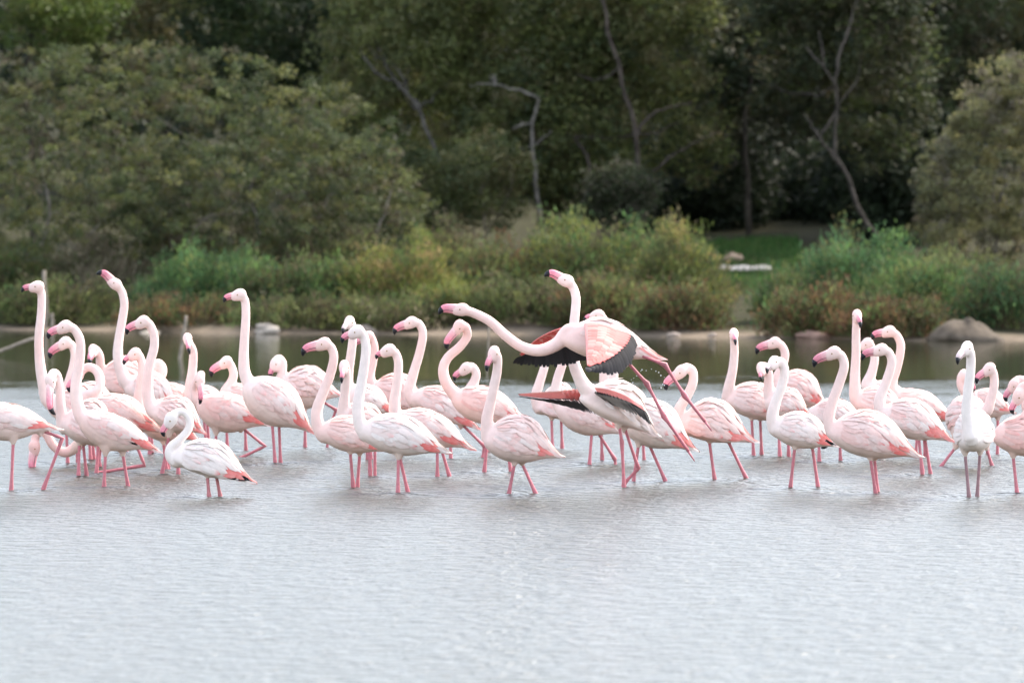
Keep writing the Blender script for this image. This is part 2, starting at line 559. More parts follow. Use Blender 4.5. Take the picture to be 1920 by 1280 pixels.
for i, (px, py, rx, ry, Y, pal, lab) in enumerate([  # bushes added to darken the hollow, its shade put into their leaves
        (1330, 330, 120, 120, 101, SHADE_GREEN, 'added undergrowth bush with shade black leaves at the left of the dark hollow'),
        (1480, 360, 120, 110, 103, SHADE_GREEN, 'added undergrowth bush with shade black leaves in the middle of the dark hollow'),
        (1620, 350, 110, 120, 102, SHADE_GREEN, 'added undergrowth bush with shade black leaves behind the thin forked trunk'),
        (1730, 330, 120, 130, 98, SHADE_GREEN, 'added undergrowth bush with shade black leaves left of the golden bush')]):
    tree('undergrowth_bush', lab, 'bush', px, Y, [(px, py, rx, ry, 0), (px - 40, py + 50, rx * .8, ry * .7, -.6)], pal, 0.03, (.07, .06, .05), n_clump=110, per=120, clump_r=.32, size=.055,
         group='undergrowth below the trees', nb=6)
# the wood further up the slope reads as one dark mass
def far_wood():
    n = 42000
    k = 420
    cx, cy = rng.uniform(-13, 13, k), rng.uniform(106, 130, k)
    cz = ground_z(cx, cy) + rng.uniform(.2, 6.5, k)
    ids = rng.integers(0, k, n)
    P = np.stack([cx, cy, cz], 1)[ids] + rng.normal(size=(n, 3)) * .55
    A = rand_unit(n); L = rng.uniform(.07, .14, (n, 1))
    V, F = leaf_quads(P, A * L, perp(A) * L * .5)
    o = mesh_obj('far_wood', V, F, M_LEAF, None, np.repeat(leaf_cols(ids, SHADE_GREEN), 4, 0), False)
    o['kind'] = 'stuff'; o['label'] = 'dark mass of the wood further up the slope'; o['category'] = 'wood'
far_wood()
# undergrowth below the trees
for i, (px, py, rx, ry, Y, pal, lab) in enumerate([
        (905, 340, 90, 95, 94.5, MID[2:] + DARK, 'dim green undergrowth bush left of the broken pale trunk'),
        (1085, 350, 85, 80, 96.5, MID[:1] + DARK, 'dim green undergrowth bush between the pale and the bent brown trunk'),
        (1165, 370, 60, 60, 94.0, [(.05, .065, .03), (.07, .065, .045)], 'grey green undergrowth bush at the foot of the bent brown trunk'),
        (770, 370, 80, 100, 95.5, MID[2:3] + DARK, 'dark undergrowth bush behind the right edge of the big shrub')]):
    tree('undergrowth_bush', lab, 'bush', px, Y, [(px, py, rx, ry, 0)], pal, 0.02, (.12, .1, .08), n_clump=70, per=110, clump_r=.24, size=.035,
         group='undergrowth below the trees', nb=8)

tree('mastic_shrub', 'large rounded olive green shrub filling the left of the bank', 'shrub', 400, 91.5,
     [(250, 372, 560, 296, 0), (600, 400, 200, 190, -.5), (120, 400, 300, 150, -.9), (420, 400, 260, 150, -.9)],
     OLIV, 0.04, (.17, .15, .125), n_clump=2700, per=56, clump_r=.13, size=.025, depth=1.7, nb=6, aspect=.55, floor=.75, paths=[
         ([(490, 470, -1.2), (478, 400, -1.2), (470, 350, -1.1), (500, 300, -.9)], .035, .014),
         ([(345, 475, -1.3), (372, 420, -1.3), (395, 405, -1.2), (440, 398, -1.2)], .03, .012),
         ([(140, 468, -1.4), (190, 420, -1.4), (232, 385, -1.3), (250, 340, -1)], .03, .012),
         ([(75, 470, -1.3), (95, 400, -1.2), (80, 330, -1), (75, 270, -.7)], .03, .012),
         ([(325, 475, -1.2), (318, 410, -1.2), (330, 350, -1)], .028, .012),
         ([(590, 470, -1.2), (600, 400, -1.1), (640, 340, -.9)], .03, .012),
         ([(690, 470, -1), (720, 400, -1), (735, 350, -.8)], .026, .012)])
tree('golden_bush', 'golden green bush with grey twigs at the right edge', 'bush', 1880, 90,
     [(1890, 310, 130, 150, 0), (1800, 345, 85, 80, -.2), (1935, 200, 80, 110, .2), (1830, 440, 110, 70, 0), (1760, 420, 50, 70, -.2), (1868, 215, 40, 70, .1), (1812, 205, 16, 60, .1), (1838, 180, 20, 70, 0), (1795, 250, 22, 45, 0), (1742, 330, 30, 40, -.1), (1765, 290, 18, 40, -.1), (1890, 150, 24, 50, .1)],
     GOLD, 0.03, (.18, .16, .14), n_clump=520, per=80, clump_r=.13, size=.026, depth=.9, nb=14, aspect=.55)

def saltbush(name, label, px, top, hw, off, palette, n, blade=0.105, wid=0.010, lean=0.5, group='salt marsh shrubs along the bank'):
    x = (px - 960) * 86 / FPX
    Y = float(shore_y(np.array([x]))[0]) + off
    x = (px - 960) * Y / FPX
    z0 = gz(x, Y)
    H = max(0.25, CAM_H - (top - HOR) * Y / FPX - z0)
    R = hw * Y / FPX
    t = empty(name, (x, Y, z0))
    tag(t, label, 'shrub', group)
    # woody stems
    g = Geo()
    for i in range(14):
        a = rng.uniform(0, 2 * math.pi); rr = R * rng.uniform(.3, .85)
        e = np.array([x + rr * math.cos(a), Y + .6 * rr * math.sin(a), z0 + H * rng.uniform(.5, .95)])
        s = np.array([x + .3 * rr * math.cos(a), Y + .2 * rr * math.sin(a), z0 - .05])
        branch_geo(g, [s, (s + e) / 2 + rng.normal(size=3) * .05, e], .012, .004, (.13, .09, .065), 5, 7, .012)
    keep_parent(g.build('stems', M_BARK), t)
    # sprays of blades in clumps over a dome
    palette = list(palette) * (7 if 'dead' in name else 3) + OLV + GRN[2:]
    R *= 1.22
    n = int(n * 1.2)
    nc = max(20, n // 45)
    d = rand_unit(nc); d[:, 2] = np.abs(d[:, 2])
    rad = rng.uniform(.2, 1, nc) ** .45
    wobble = 1 + .18 * np.sin(d[:, 0] * 7 + px) + .1 * rng.normal(size=nc)
    cen = np.stack([x + d[:, 0] * R * rad, Y + d[:, 1] * R * .65 * rad, z0 + .03 + d[:, 2] * H * rad * wobble * .9], 1)
    k = np.repeat(np.arange(nc), 45)
    P = cen[k] + rng.normal(size=(len(k), 3)) * np.array([.085, .085, .075])
    P[:, 2] = np.maximum(P[:, 2], z0 + .01)
    palette = [tuple(np.array(c_) * np.array([.80, .88, .80])) for c_ in palette]
    A = np.stack([d[k, 0] * lean, d[k, 1] * lean, np.ones(len(k))], 1) + rng.normal(size=(len(k), 3)) * .42
    A /= np.linalg.norm(A, axis=1)[:, None]
    L = blade * rng.uniform(.35, 1.0, (len(k), 1)) * .5
    B = perp(A) * wid * rng.uniform(.6, 1.4, (len(k), 1))
    V, F = leaf_quads(P, A * L, B)
    keep_parent(mesh_obj('foliage', V, F, M_BLADE, None, np.repeat(leaf_cols(k, palette, .3), 4, 0), False), t)
    return t

GRN = [(0.116, 0.202, 0.078), (0.093, 0.171, 0.078), (0.155, 0.232, 0.078), (0.078, 0.132, 0.062)]
TEAL = [(.095, .175, .085), (.080, .150, .072), (.12, .19, .08), (.07, .11, .06)]
YEL = [(0.264, 0.256, 0.070), (0.217, 0.225, 0.070), (0.310, 0.248, 0.093), (0.171, 0.202, 0.062), (0.326, 0.217, 0.109)]
OLV = [(0.171, 0.186, 0.078), (0.139, 0.155, 0.070), (0.202, 0.202, 0.078), (0.155, 0.124, 0.078)]
RUST = [(0.202, 0.101, 0.062), (0.155, 0.085, 0.054), (0.139, 0.124, 0.054), (0.232, 0.124, 0.070), (0.109, 0.093, 0.054)]
DEAD = [(0.388, 0.295, 0.232), (0.310, 0.240, 0.186), (0.420, 0.341, 0.264), (0.248, 0.202, 0.139)]
DKBR = [(0.109, 0.085, 0.054), (0.078, 0.085, 0.046), (0.139, 0.101, 0.062), (0.093, 0.116, 0.046)]
for args in [
    ('salt_shrub', 'dull olive shrub under the left half of the big shrub', 330, 428, 110, 5.4, OLV + DKBR, 6500),
    ('salt_shrub', 'dull olive shrub under the middle of the big shrub', 480, 432, 110, 5.2, OLV + DKBR, 6500),
    ('salt_shrub', 'dull brownish shrub under the right end of the big shrub', 640, 425, 115, 5.0, OLV + DKBR + DEAD[3:], 6500),
    ('salt_shrub', 'dull shrub between the big shrub and the broken pale trunk', 850, 415, 100, 5.4, OLV + DKBR, 6500),
    ('salt_shrub', 'dim shrub at the left border of the green clearing', 1270, 430, 40, 6.0, DKBR + OLV, 4000),
    ('salt_shrub', 'dim shrub behind the bluish green feathery shrub', 1585, 440, 75, 6.0, DKBR + GRN[3:], 5000),
    ('salt_shrub', 'dim shrub under the left part of the golden bush', 1780, 455, 100, 5.0, DKBR + OLV, 5500),
    ('salt_shrub', 'olive shrub at the left edge of the bank below the big shrub', 30, 455, 75, 3.2, OLV, 5000),
    ('dead_shrub', 'grey brown dried shrub above the two leftmost flamingo heads', 185, 440, 105, 3.6, DEAD, 7500),
    ('salt_shrub', 'dark olive shrub at the water edge behind the leftmost tall flamingo', 110, 528, 120, 1.0, OLV + DKBR, 6500),
    ('salt_shrub', 'tall bluish green shrub right of the flamingo that points its bill upward', 400, 462, 135, 2.6, TEAL + GRN, 10000),
    ('salt_shrub', 'green and brown shrub just right of the tall flamingo head left of the middle', 540, 492, 110, 2.2, GRN + DKBR + OLV, 8000),
    ('salt_shrub', 'low dark brown shrub at the waterline below the bluish green shrub', 350, 565, 110, .6, DKBR + RUST, 4500),
    ('salt_shrub', 'low brownish shrub at the waterline left of the yellow green shrub', 560, 560, 100, .6, DKBR + OLV, 4500),
    ('salt_shrub', 'dark green shrub filling the gap left of the yellow green shrub', 650, 500, 90, 2.4, GRN + OLV, 5500),
    ('salt_shrub', 'yellow green shrub with rusty tips left of the flying flamingo head', 760, 452, 120, 2.5, YEL, 9500),
    ('salt_shrub', 'small bright yellow green shrub just above the flying flamingo head', 850, 525, 65, 1.4, YEL + OLV, 4000),
    ('salt_shrub', 'low brown shrub at the waterline below the yellow green shrub', 735, 560, 105, .7, DKBR + OLV + DEAD[1:2], 4500),
    ('salt_shrub', 'brown olive shrub below the pale broken trunk', 960, 440, 105, 3.4, OLV + RUST[:1], 7000),
    ('salt_shrub', 'tall olive green shrub in the middle above the flying flamingo', 1110, 398, 140, 3.2, OLV + GRN[:1] + YEL[:1], 11000),
    ('salt_shrub', 'feathery yellow olive shrub beside the green clearing', 1272, 415, 85, 3.0, YEL + OLV, 8500),
    ('salt_shrub', 'dark olive shrub at the waterline behind the flying flamingo neck', 985, 520, 110, .95, DKBR + OLV, 6500),
    ('salt_shrub', 'rusty brown shrub at the waterline above the flying flamingo back', 1140, 520, 105, .9, RUST + OLV, 6500),
    ('salt_shrub', 'reddish olive shrub at the waterline left of the sandy gap', 1275, 535, 80, .9, RUST + OLV, 5500),
    ('salt_shrub', 'green shrub just right of the sandy gap and clearing', 1478, 500, 52, 2.0, GRN + OLV, 3500),
    ('salt_shrub', 'bluish green feathery shrub below the leaning forked trunk', 1620, 432, 105, 3.2, TEAL + GRN, 9500),
    ('salt_shrub', 'rust red shrub in the front right of the sandy gap', 1540, 540, 95, .6, RUST + GRN[:1], 6500),
    ('salt_shrub', 'green olive shrub left of the pyramid boulder', 1740, 478, 130, 2.4, GRN + OLV, 9000),
    ('salt_shrub', 'low dark rusty shrub at the waterline left of the pyramid boulder', 1675, 565, 100, .5, RUST + DKBR, 5500),
    ('salt_shrub', 'dark green shrub behind the pyramid boulder at the right edge', 1895, 490, 100, 1.2, TEAL + DKBR, 7500),
]:
    saltbush(*args)

# bright grass of the clearing between the shrubs, and tufts along the bank
def grass(name, label, n, xr, yr, hgt, pal):
    x = rng.uniform(*xr, n); y = rng.uniform(*yr, n)
    P = np.stack([x, y, ground_z(x, y)], 1)
    A = np.stack([rng.normal(size=n) * .3, rng.normal(size=n) * .3, np.ones(n)], 1)
    A /= np.linalg.norm(A, axis=1)[:, None]
    L = hgt * rng.uniform(.4, 1, (n, 1)) * .5
    V, F = leaf_quads(P + A * L * .8, A * L, perp(A) * .008)
    o = mesh_obj(name, V, F, M_BLADE, None, np.repeat(np.asarray(pal)[rng.integers(0, len(pal), n)] * rng.uniform(.7, 1.3, (n, 1)), 4, 0), False)
    o['kind'] = 'stuff'; o['label'] = label; o['category'] = 'grass'
grass('grass', 'bright green grass of the small clearing between the shrubs', 6000, (2.7, 4.0), (90.0, 98), .16, [(.045, .115, .026), (.04, .10, .026), (.08, .13, .04)])
grass('grass', 'thin dull grass under the shrubs along the bank', 14000, (-8, 8), (87.5, 95), .20, [(.07, .09, .03), (.09, .09, .045), (.06, .07, .03)])

# rocks
import bmesh
def rock(label, px, py, wpx, hpx, Y, col, seed, peak=0.0):
    bm = bmesh.new()
    bmesh.ops.create_icosphere(bm, subdivisions=4, radius=1)
    V = np.array([v.co[:] for v in bm.verts]); F = np.array([[v.index for v in f.verts] for f in bm.faces])
    bm.free()
    r = np.random.default_rng(seed)
    off = np.zeros(len(V))
    for k in range(18):
        dd = unit(r.normal(size=3)); fr = 1.5 + k * .5
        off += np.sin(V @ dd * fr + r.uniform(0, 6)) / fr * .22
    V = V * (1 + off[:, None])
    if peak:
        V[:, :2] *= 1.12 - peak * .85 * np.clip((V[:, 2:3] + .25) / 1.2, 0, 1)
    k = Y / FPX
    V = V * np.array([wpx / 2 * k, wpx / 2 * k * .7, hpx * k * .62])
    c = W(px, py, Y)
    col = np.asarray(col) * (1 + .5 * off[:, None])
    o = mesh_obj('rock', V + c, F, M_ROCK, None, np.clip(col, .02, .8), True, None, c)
    return tag(o, label, 'rock', 'rocks along the waterline')
def shY(px, off=0.0):
    x = (px - 960) * 85 / FPX
    return float(shore_y(np.array([x]))[0]) + off
rock('dark pyramid shaped boulder at the water edge on the right', 1815, 624, 122, 54, shY(1815, -.1), (.105, .084, .064), 3, .72)
rock('flat reddish rock at the waterline between two flamingo heads on the right', 1521, 632, 52, 18, shY(1521, .0), (.30, .19, .15), 5)
rock('pale rock at the waterline just right of the tall neck left of the middle', 500, 622, 48, 22, shY(500, .1), (.36, .31, .26), 8)
rock('flat pale rock lying in the water beside the slanting stake', 275, 630, 62, 20, shY(275, -.5), (.38, .33, .27), 9)
rock('brown rock on the bank just behind the slanting stake', 322, 618, 45, 22, shY(322, .3), (.26, .20, .15), 12)
rock('brownish rock on the bank left of the middle sand strip', 686, 622, 44, 24, shY(686, .2), (.24, .20, .17), 14)
rock('tan rock half hidden in the green clearing', 1372, 484, 34, 18, 94.8, (.30, .22, .16), 17)
for i, (px, py, ww, hh) in enumerate([(1180, 628, 22, 9), (1262, 627, 26, 8), (1335, 629, 18, 8), (1088, 626, 20, 9)]):
    rock(['small stone', 'long low stone', 'little stone', 'small round stone'][i] + ' on the sand strip ' +
         ['behind the open winged flamingo', 'right of the flying flamingo tail', 'left of the sandy gap', 'behind the flying flamingo back'][i],
         px, py, ww, hh, shY(px, .15), (.32, .26, .22), 20 + i)

# pale stone slab in the clearing, small stump behind the shrubs
def slab():
    c = W(1396, 501, 93.5)
    g = Geo()
    n = 9
    for i in range(n):
        pass
    xs_ = np.linspace(-.36, .36, n)
    V, F = [], []
    for i, xx in enumerate(xs_):
        e = .01 * math.sin(i * 2.1)
        for (yy, zz) in ((-.15, -.035), (-.06, .016 + e), (.12, .022 + e), (.13, -.035)):
            V.append((c[0] + xx, c[1] + yy + .01 * math.sin(i * 3.3), c[2] + zz))
    for i in range(n - 1):
        for j in range(4):
            F.append((i * 4 + j, i * 4 + (j + 1) % 4, i * 4 + 4 + (j + 1) % 4, i * 4 + 4 + j))
    F += [(3, 2, 1, 0), tuple((n - 1) * 4 + j for j in range(4))]
    o = mesh_obj('stone_slab', np.array(V), F, M_STONE, None, None, False, None, c)
    tag(o, 'pale flat stone slab lying in the green clearing', 'slab')
slab()
def post(name, label, p0, p1, Y, r, cat='post'):
    a_, b_ = W(*p0, Y), W(*p1, Y)
    P = resample([a_, (a_ + b_) / 2 + [.008, 0, 0], b_], 9)
    P[1:-1] += rng.normal(size=(7, 3)) * r * .2
    V, F = tube(P, np.linspace(r, r * .75, 9), 8)
    return tag(mesh_obj(name, V, F, M_WOOD, None, None, True, None, a_), label, cat)
post('wooden_stake', 'slanting wooden stake standing in the water left of centre', (333, 690), (349, 592), rowY(672), .022)
post('wooden_post', 'tall grey wooden post behind the leftmost tall flamingo', (86, 640), (83, 508), shY(86, .3), .030)
post('wooden_post', 'short wooden post beside the tall grey post at the waterline', (97, 640), (98, 588), shY(97, -.2), .026)
post('wooden_stick', 'thin stick standing in the water behind the sand strip middle', (910, 712), (917, 612), rowY(690), .010, 'stick')
post('drift_branch', 'long bare branch slanting out of the water at the left edge', (-60, 680), (72, 632), rowY(668), .022, 'branch')

# ------------------------------------------------------------------ flamingos
PU = np.array([0, .03, .08, .15, .25, .36, .5, .62, .75, .85, .93, 1.0])
UPR = np.array([.06, .26, .48, .70, .90, 1.0, .95, .80, .52, .30, .15, .05])
LOW = np.array([.06, .32, .56, .76, .93, 1.0, .95, .76, .40, .20, .11, .04])
WID = np.array([.05, .28, .50, .70, .89, 1.0, .95, .78, .50, .28, .14, .05])

class Body:
    """egg shaped trunk: axis from breast to tail tip with back / belly heights"""
    def __init__(s, c, t, U, L, Wd):
        s.c, s.ax = c, t - c
        a = unit(s.ax)
        s.a = a
        s.n = unit(np.array([0, 0, 1.0]) - a * a[2])
        s.s = np.cross(a, s.n)
        s.U, s.L, s.W = U, L, Wd
        s.len = np.linalg.norm(s.ax)
    def P(s, u, th, off=0.0):
        """u along the body, th degrees from the back ridge; array friendly"""
        u = np.asarray(u, float); th = np.radians(np.asarray(th, float))
        cu = np.clip(u, 0, 1)
        up, lo, w = np.interp(cu, PU, UPR) * s.U, np.interp(cu, PU, LOW) * s.L, np.interp(cu, PU, WID) * s.W
        r = np.where(np.cos(th) > 0, up, lo) + off
        w = w + off
        return (s.c + np.multiply.outer(u, s.ax) + (r * np.cos(th))[..., None] * s.n + (w * np.sin(th))[..., None] * s.s)
    def loft(s):
        us = np.array([0, .015, .04, .08, .13, .19, .26, .34, .42, .5, .58, .66, .74, .82, .9, .96, 1.0])
        k = 18
        th = np.arange(k) * 360 / k
        V = np.vstack([s.P(np.full(k, u), th) for u in us] + [s.c[None] - s.a * .004, (s.c + s.ax * 1.005)[None]])
        F = []
        n = len(us)
        for i in range(n - 1):
            for j in range(k):
                F.append((i * k + j, i * k + (j + 1) % k, (i + 1) * k + (j + 1) % k, (i + 1) * k + j))
        for j in range(k):
            F.append((n * k, (j + 1) % k, j)); F.append((n * k + 1, (n - 1) * k + j, (n - 1) * k + (j + 1) % k))
        return V, F

WHITE = np.array([.87, .77, .72]); PINK = np.array([.87, .52, .46]); CREAM_SHADE = np.array([.72, .54, .44])  # the belly tone is cream deepened by painted underside shade
SALMON = np.array([.84, .26, .245]); RED = np.array([.80, .125, .11]); BLK = np.array([.014, .013, .014])

def blade_geo(g, P, N, w, col, camber=0.18, tipcol=None, tipw=.12):
    """a feather: P (n,3) mid rib, N outward normal(s), w half width"""
    P = np.asarray(P, float); n = len(P)
    T = np.gradient(P, axis=0); T /= np.linalg.norm(T, axis=1)[:, None] + 1e-9
    N = np.broadcast_to(np.asarray(N, float), P.shape)
    S = np.cross(T, N); S /= np.linalg.norm(S, axis=1)[:, None] + 1e-9
    t = np.linspace(0, 1, n)
    ww = w * np.interp(t, [0, .2, .55, .85, 1], [.55, .9, 1, max(.72, tipw), tipw])
    V = np.concatenate([P - S * ww[:, None] - N * (ww * camber)[:, None], P, P + S * ww[:, None] - N * (ww * camber)[:, None]])
    F = []
    for i in range(n - 1):
        F += [(i, i + 1, n + i + 1, n + i), (n + i, n + i + 1, 2 * n + i + 1, 2 * n + i)]
    C = np.tile(np.asarray(col, float), (3 * n, 1))
    if tipcol is not None:
        f = np.tile(np.clip((t - .55) / .45, 0, 1), 3)[:, None]
        C = C * (1 - f) + np.asarray(tipcol) * f
    g.add(V, F, C)

def surf_feather(g, B, u0, th0, du, dth, w, col, lift=(.002, .010, .012), tipcol=None, n=5):
    t = np.linspace(0, 1, n)
    u, th = u0 + du * t, th0 + dth * t
    off = np.interp(t, [0, .5, 1], lift)
    P = B.P(u, th, off)
    Q = B.P(u, th, off + .02)
    N = Q - P; N /= np.linalg.norm(N, axis=1)[:, None] + 1e-9
    blade_geo(g, P, N, w, col, .22, tipcol)

def folded_wing(B, sgn, pink, red, rnd, k, fluff=0.0, black=1.0):
    """a folded wing: overlapping coverts, long drooping scapulars, red patch, black quills"""
    g = Geo()
    base = WHITE * (1 - pink) + PINK * pink
    sz = B.len
    def c_(extra=0.0):
        p = min(1, max(0, pink + extra + rnd.normal() * .13))
        return (WHITE * (1 - p) + PINK * p) * rnd.uniform(.93, 1.02)
    # black quills just below the wing
    if black:
        for i in range(4):
            surf_feather(g, B, .58 + .03 * i, sgn * (102 - 9 * i), .30, sgn * -8, .012 * sz / .55, BLK, (.003, .010, .006))
    # small and median coverts, row on row
    u = .12
    row = 0
    while u < .60:
        nth = 9
        for j in range(nth):
            th = 14 + (j + .5 * (row % 2)) * 86 / nth + rnd.normal() * 2.5
            if th > 104 - 60 * max(0, .18 - u): continue
            du = (.16 + .10 * u) * rnd.uniform(.8, 1.3)
            low = max(0, (th - 55) / 50)
            col = c_(.10 * low)
            tip = None
            if rnd.uniform() < .30 + .2 * red: tip = base * .55 + SALMON * .45 if rnd.uniform() < .3 * red + .04 else base * np.array([.99, .91, .90])
            surf_feather(g, B, u + rnd.normal() * .008, sgn * th, du, sgn * rnd.uniform(4, 20), .024 * sz / .55 * rnd.uniform(.75, 1.15), col,
                         (.001, .007 + fluff * rnd.uniform(0, 1), .010 + fluff * rnd.uniform(0, 2)), tip)
        u += .062; row += 1
    # red secondary coverts low at the back
    if red > 0:
        red = red * rnd.uniform(.45, 1.1)
        spot = rnd.uniform(.53, .60); soft = rnd.uniform(.15, .9)
        for i in range(int(5 + 13 * red)):
            th = rnd.uniform(48, 97); u0 = spot + rnd.uniform(0, .15)
            f_ = min(1, soft * rnd.uniform(.3, 1.3))
            cc = (RED * (1 - f_) + SALMON * f_) * .86 + PINK * .14
            surf_feather(g, B, u0, sgn * th, rnd.uniform(.13, .24), sgn * rnd.uniform(-6, 8), .0135 * sz / .55, cc, (.006, .014, .012), cc * .6 + PINK * .4)
    # long scapulars draped over the rear
    for i in range(20):
        th = 6 + i * 4.3 + rnd.normal() * 2
        u0 = rnd.uniform(.38, .56) - .07 * (th > 60)
        du = rnd.uniform(.22, .34) * (1 - .35 * max(0, (th - 40) / 50))
        col = c_(-.12)
        surf_feather(g, B, u0, sgn * th, du, sgn * rnd.uniform(6, 26) * (1 if th < 60 else .5), .019 * sz / .55, col,
                     (.006, .018 + fluff, .016 + fluff), (SALMON if rnd.uniform() < .22 * red else col * [1, .95, .94]), 6)
    return g.build('wing', [M_FEATH])

def tail_geo(B, pink, red, rnd):
    g = Geo()
    for i in range(9):
        th = -70 + i * 17.5
        p = min(1, max(0, pink * .7 + rnd.normal() * .1))
        col = WHITE * (1 - p) + PINK * p
        if rnd.uniform() < .4 * red: col = SALMON * .7 + PINK * .3
        surf_feather(g, B, .74 + rnd.uniform(0, .03), th, .27 + rnd.uniform(-.02, .03), 0, .018 * B.len / .55, col, (.002, .006, .004))
    return g.build('tail', [M_FEATH])

PENDING = []
FG = 'flamingos of the wading flock'

def bird(label, row, head, bill, neck, c, t, back, belly, legs=None, dy=0.06, hd=0.0, bd=0.0, pink=.35, red=.6,
         Y=None, legcol=(.58, .185, .215), pale_bill=False, fluff=0.0, black=0.0, wings=True, under=True, neckr=1.0, ndep=None, wide=.40):
    Y = Y or rowY(row)
    pink = min(.9, pink * .85 + .20) if pink > .15 else pink
    k = Y / FPX
    rnd = np.random.default_rng(abs(hash_(label)))
    yc, yt = Y - dy * .5, Y + dy * .5
    C, T = W(*c, yc), W(*t, yt)
    axis_y = lambda u: c[1] + (t[1] - c[1]) * u
    U = max(.03, (axis_y(.36) - back) * k); L = max(.03, (belly - axis_y(.42)) * k)
    B = Body(C, T, U, L, wide * (U + L))
    # neck from the head down to the breast
    n = len(neck)
    dep = ndep if ndep else [hd * (1 - i / max(1, n - 1)) for i in range(n)]
    NP = [W(*p, yc + .02 * np.sign(dy) + dep[i]) for i, p in enumerate(neck)]
    H = W(*head, yc + dep[0])
    TIP = W(*bill, yc + dep[0] + bd)
    inner = B.P(np.array([.20]), np.array([0.]), np.array([-.5 * U]))[0]
    path = resample([H * .6 + NP[0] * .4] + NP[0:] + [inner], 40)
    s = np.linspace(0, 1, 40)
    rr = np.interp(s, [0, .08, .5, .78, .90, 1], [.031, .0305, .0345, .044, .056, .062]) * neckr * (k * 290) ** .0
    V, F = tube(path, rr, 12)
    parts = [(V, F)]
    d = unit(TIP - H)
    q = NP[min(1, n - 1)] * .5 + NP[min(2, n - 1)] * .5 - H
    up = -(q - d * np.dot(q, d))
    if np.linalg.norm(up) < .01: up = np.array([0, 0, 1.]) - d * d[2]
    up = unit(up)
    side = unit(np.cross(d, up))
    D = np.linalg.norm(TIP - H)
    # head: loft along an axis tilted a little above the bill line
    hx = unit(d + up * .10)
    hp = np.array([H - hx * .052, H - hx * .046, H - hx * .030, H - hx * .006, H + hx * .018, H + hx * .042, H + hx * .060]) + up * .002
    V, F = tube(hp, [.006, .024, .039, .0455, .0425, .035, .027], 12, [.006, .020, .032, .0365, .0335, .026, .020], side)
    parts.append((V, F))
    V, F = B.loft()
    parts.append((V, F))
    # legs
    LEG = []
    if legs is None:
        legs = []
        for sg in (-1, 1):
            u = .47 + .05 * sg * rnd.uniform(.3, 1)
            x0 = c[0] + (t[0] - c[0]) * u
            legs.append([(x0, belly - 3), (x0 + rnd.uniform(-6, 8), row)])
    for i, lg in enumerate(legs):
        sg = 1 if i % 2 else -1
        o_ = .035 * sg
        hipP = W(lg[0][0], lg[0][1] - 2, Y + o_ * .8)
        pts = [W(p[0], p[1], Y + o_) for p in lg]
        pts[0] = hipP
        vec = unit(np.array(pts[1]) - pts[0]) if len(pts) == 2 else np.array([0, 0, -1.])
        # thigh feathering
        top = hipP + np.array([0, 0, .055]); 
        V, F = tube([top, hipP + [0, 0, .02], hipP + vec * .02, hipP + vec * .045], [.045, .040, .022, .012], 10)
        parts.append((V, F))
        LEG.append((pts, Y is not None and under))
    parts_V, parts_F, off = [], [], 0
    for V, F in parts:
        parts_V.append(V); parts_F += [tuple(i + off for i in f) for f in F]; off += len(V)
    me = bpy.data.meshes.new('tmp')
    me.from_pydata([tuple(v) for v in np.vstack(parts_V)], [], parts_F)
    tmp = bpy.data.objects.new('tmp', me)
    COL.objects.link(tmp)
    m = tmp.modifiers.new('r', 'REMESH'); m.mode = 'VOXEL'; m.voxel_size = .0085; m.use_smooth_shade = True
    m = tmp.modifiers.new('s', 'SMOOTH'); m.factor = .5; m.iterations = 5
    PENDING.append(dict(tmp=tmp, label=label, Y=Y, B=B, H=H, TIP=TIP, d=d, up=up, side=side, D=D, legs=LEG, pink=pink, red=red, legcol=legcol,
                        pale=pale_bill, rnd=rnd, fluff=fluff, black=black, wings=wings, path=path, under=under, row=row))
    return PENDING[-1]

def hash_(s):
    h_ = 5381
    for ch in s: h_ = (h_ * 33 + ord(ch)) & 0x7fffffff
    return h_

def leg_geo(pts, under):
    pts = [np.array(p, float) for p in pts]
    if under:
        v = unit(pts[-1] - pts[-2]); v[2] = min(v[2], -.35)
        if pts[-1][2] > -.3:
            kk = (pts[-1][2] + .36) / -v[2]
            pts.append(pts[-1] + v * kk * np.array([.5, .5, 1]))
    V_, F_, off = [], [], 0
    P, R = [], []
    for i in range(len(pts) - 1):
        a_, b_ = pts[i], pts[i + 1]
        m_ = 6
        for j in range(m_):
            t_ = j / m_
            P.append(a_ * (1 - t_) + b_ * t_)
            r = .0102
            if i > 0 and j == 0: r = .0155 if under else .020
            if (i > 0 and j == 1) or (i < len(pts) - 2 and j == m_ - 1): r = .0120
            if i == 0 and j == 0: r = .014
            R.append(r)
    P.append(pts[-1]); R.append(.011)
    V, F = tube(P, R, 8)
    V_.append(V); F_ += F; off += len(V)
    if not under:   # a webbed foot with three toes
        v = unit(pts[-1] - pts[-2]); w_ = unit(np.cross(v, [0, 1, 0])); e = pts[-1]
        for ang in (-.5, 0, .5):
            dd = unit(v * .95 + np.array([0, 1, 0]) * ang * .6 - w_ * .05)
            V, F = tube([e, e + dd * .04, e + dd * .075], [.010, .007, .003], 6)
            V_.append(V); F_ += [tuple(i + off for i in f) for f in F]; off += len(V)
        a_, b_ = unit(v * .95 + np.array([0, 1, 0]) * -.3), unit(v * .95 + np.array([0, 1, 0]) * .3)
        V = np.array([e, e + a_ * .065, e + v * .06, e + b_ * .065]) ; V = np.vstack([V, V + w_ * .003])
        F = [(0, 1, 2), (0, 2, 3), (4, 6, 5), (4, 7, 6), (1, 5, 6, 2), (2, 6, 7, 3)]
        V_.append(V); F_ += [tuple(i + off for i in f) for f in F]
    return np.vstack(V_), F_

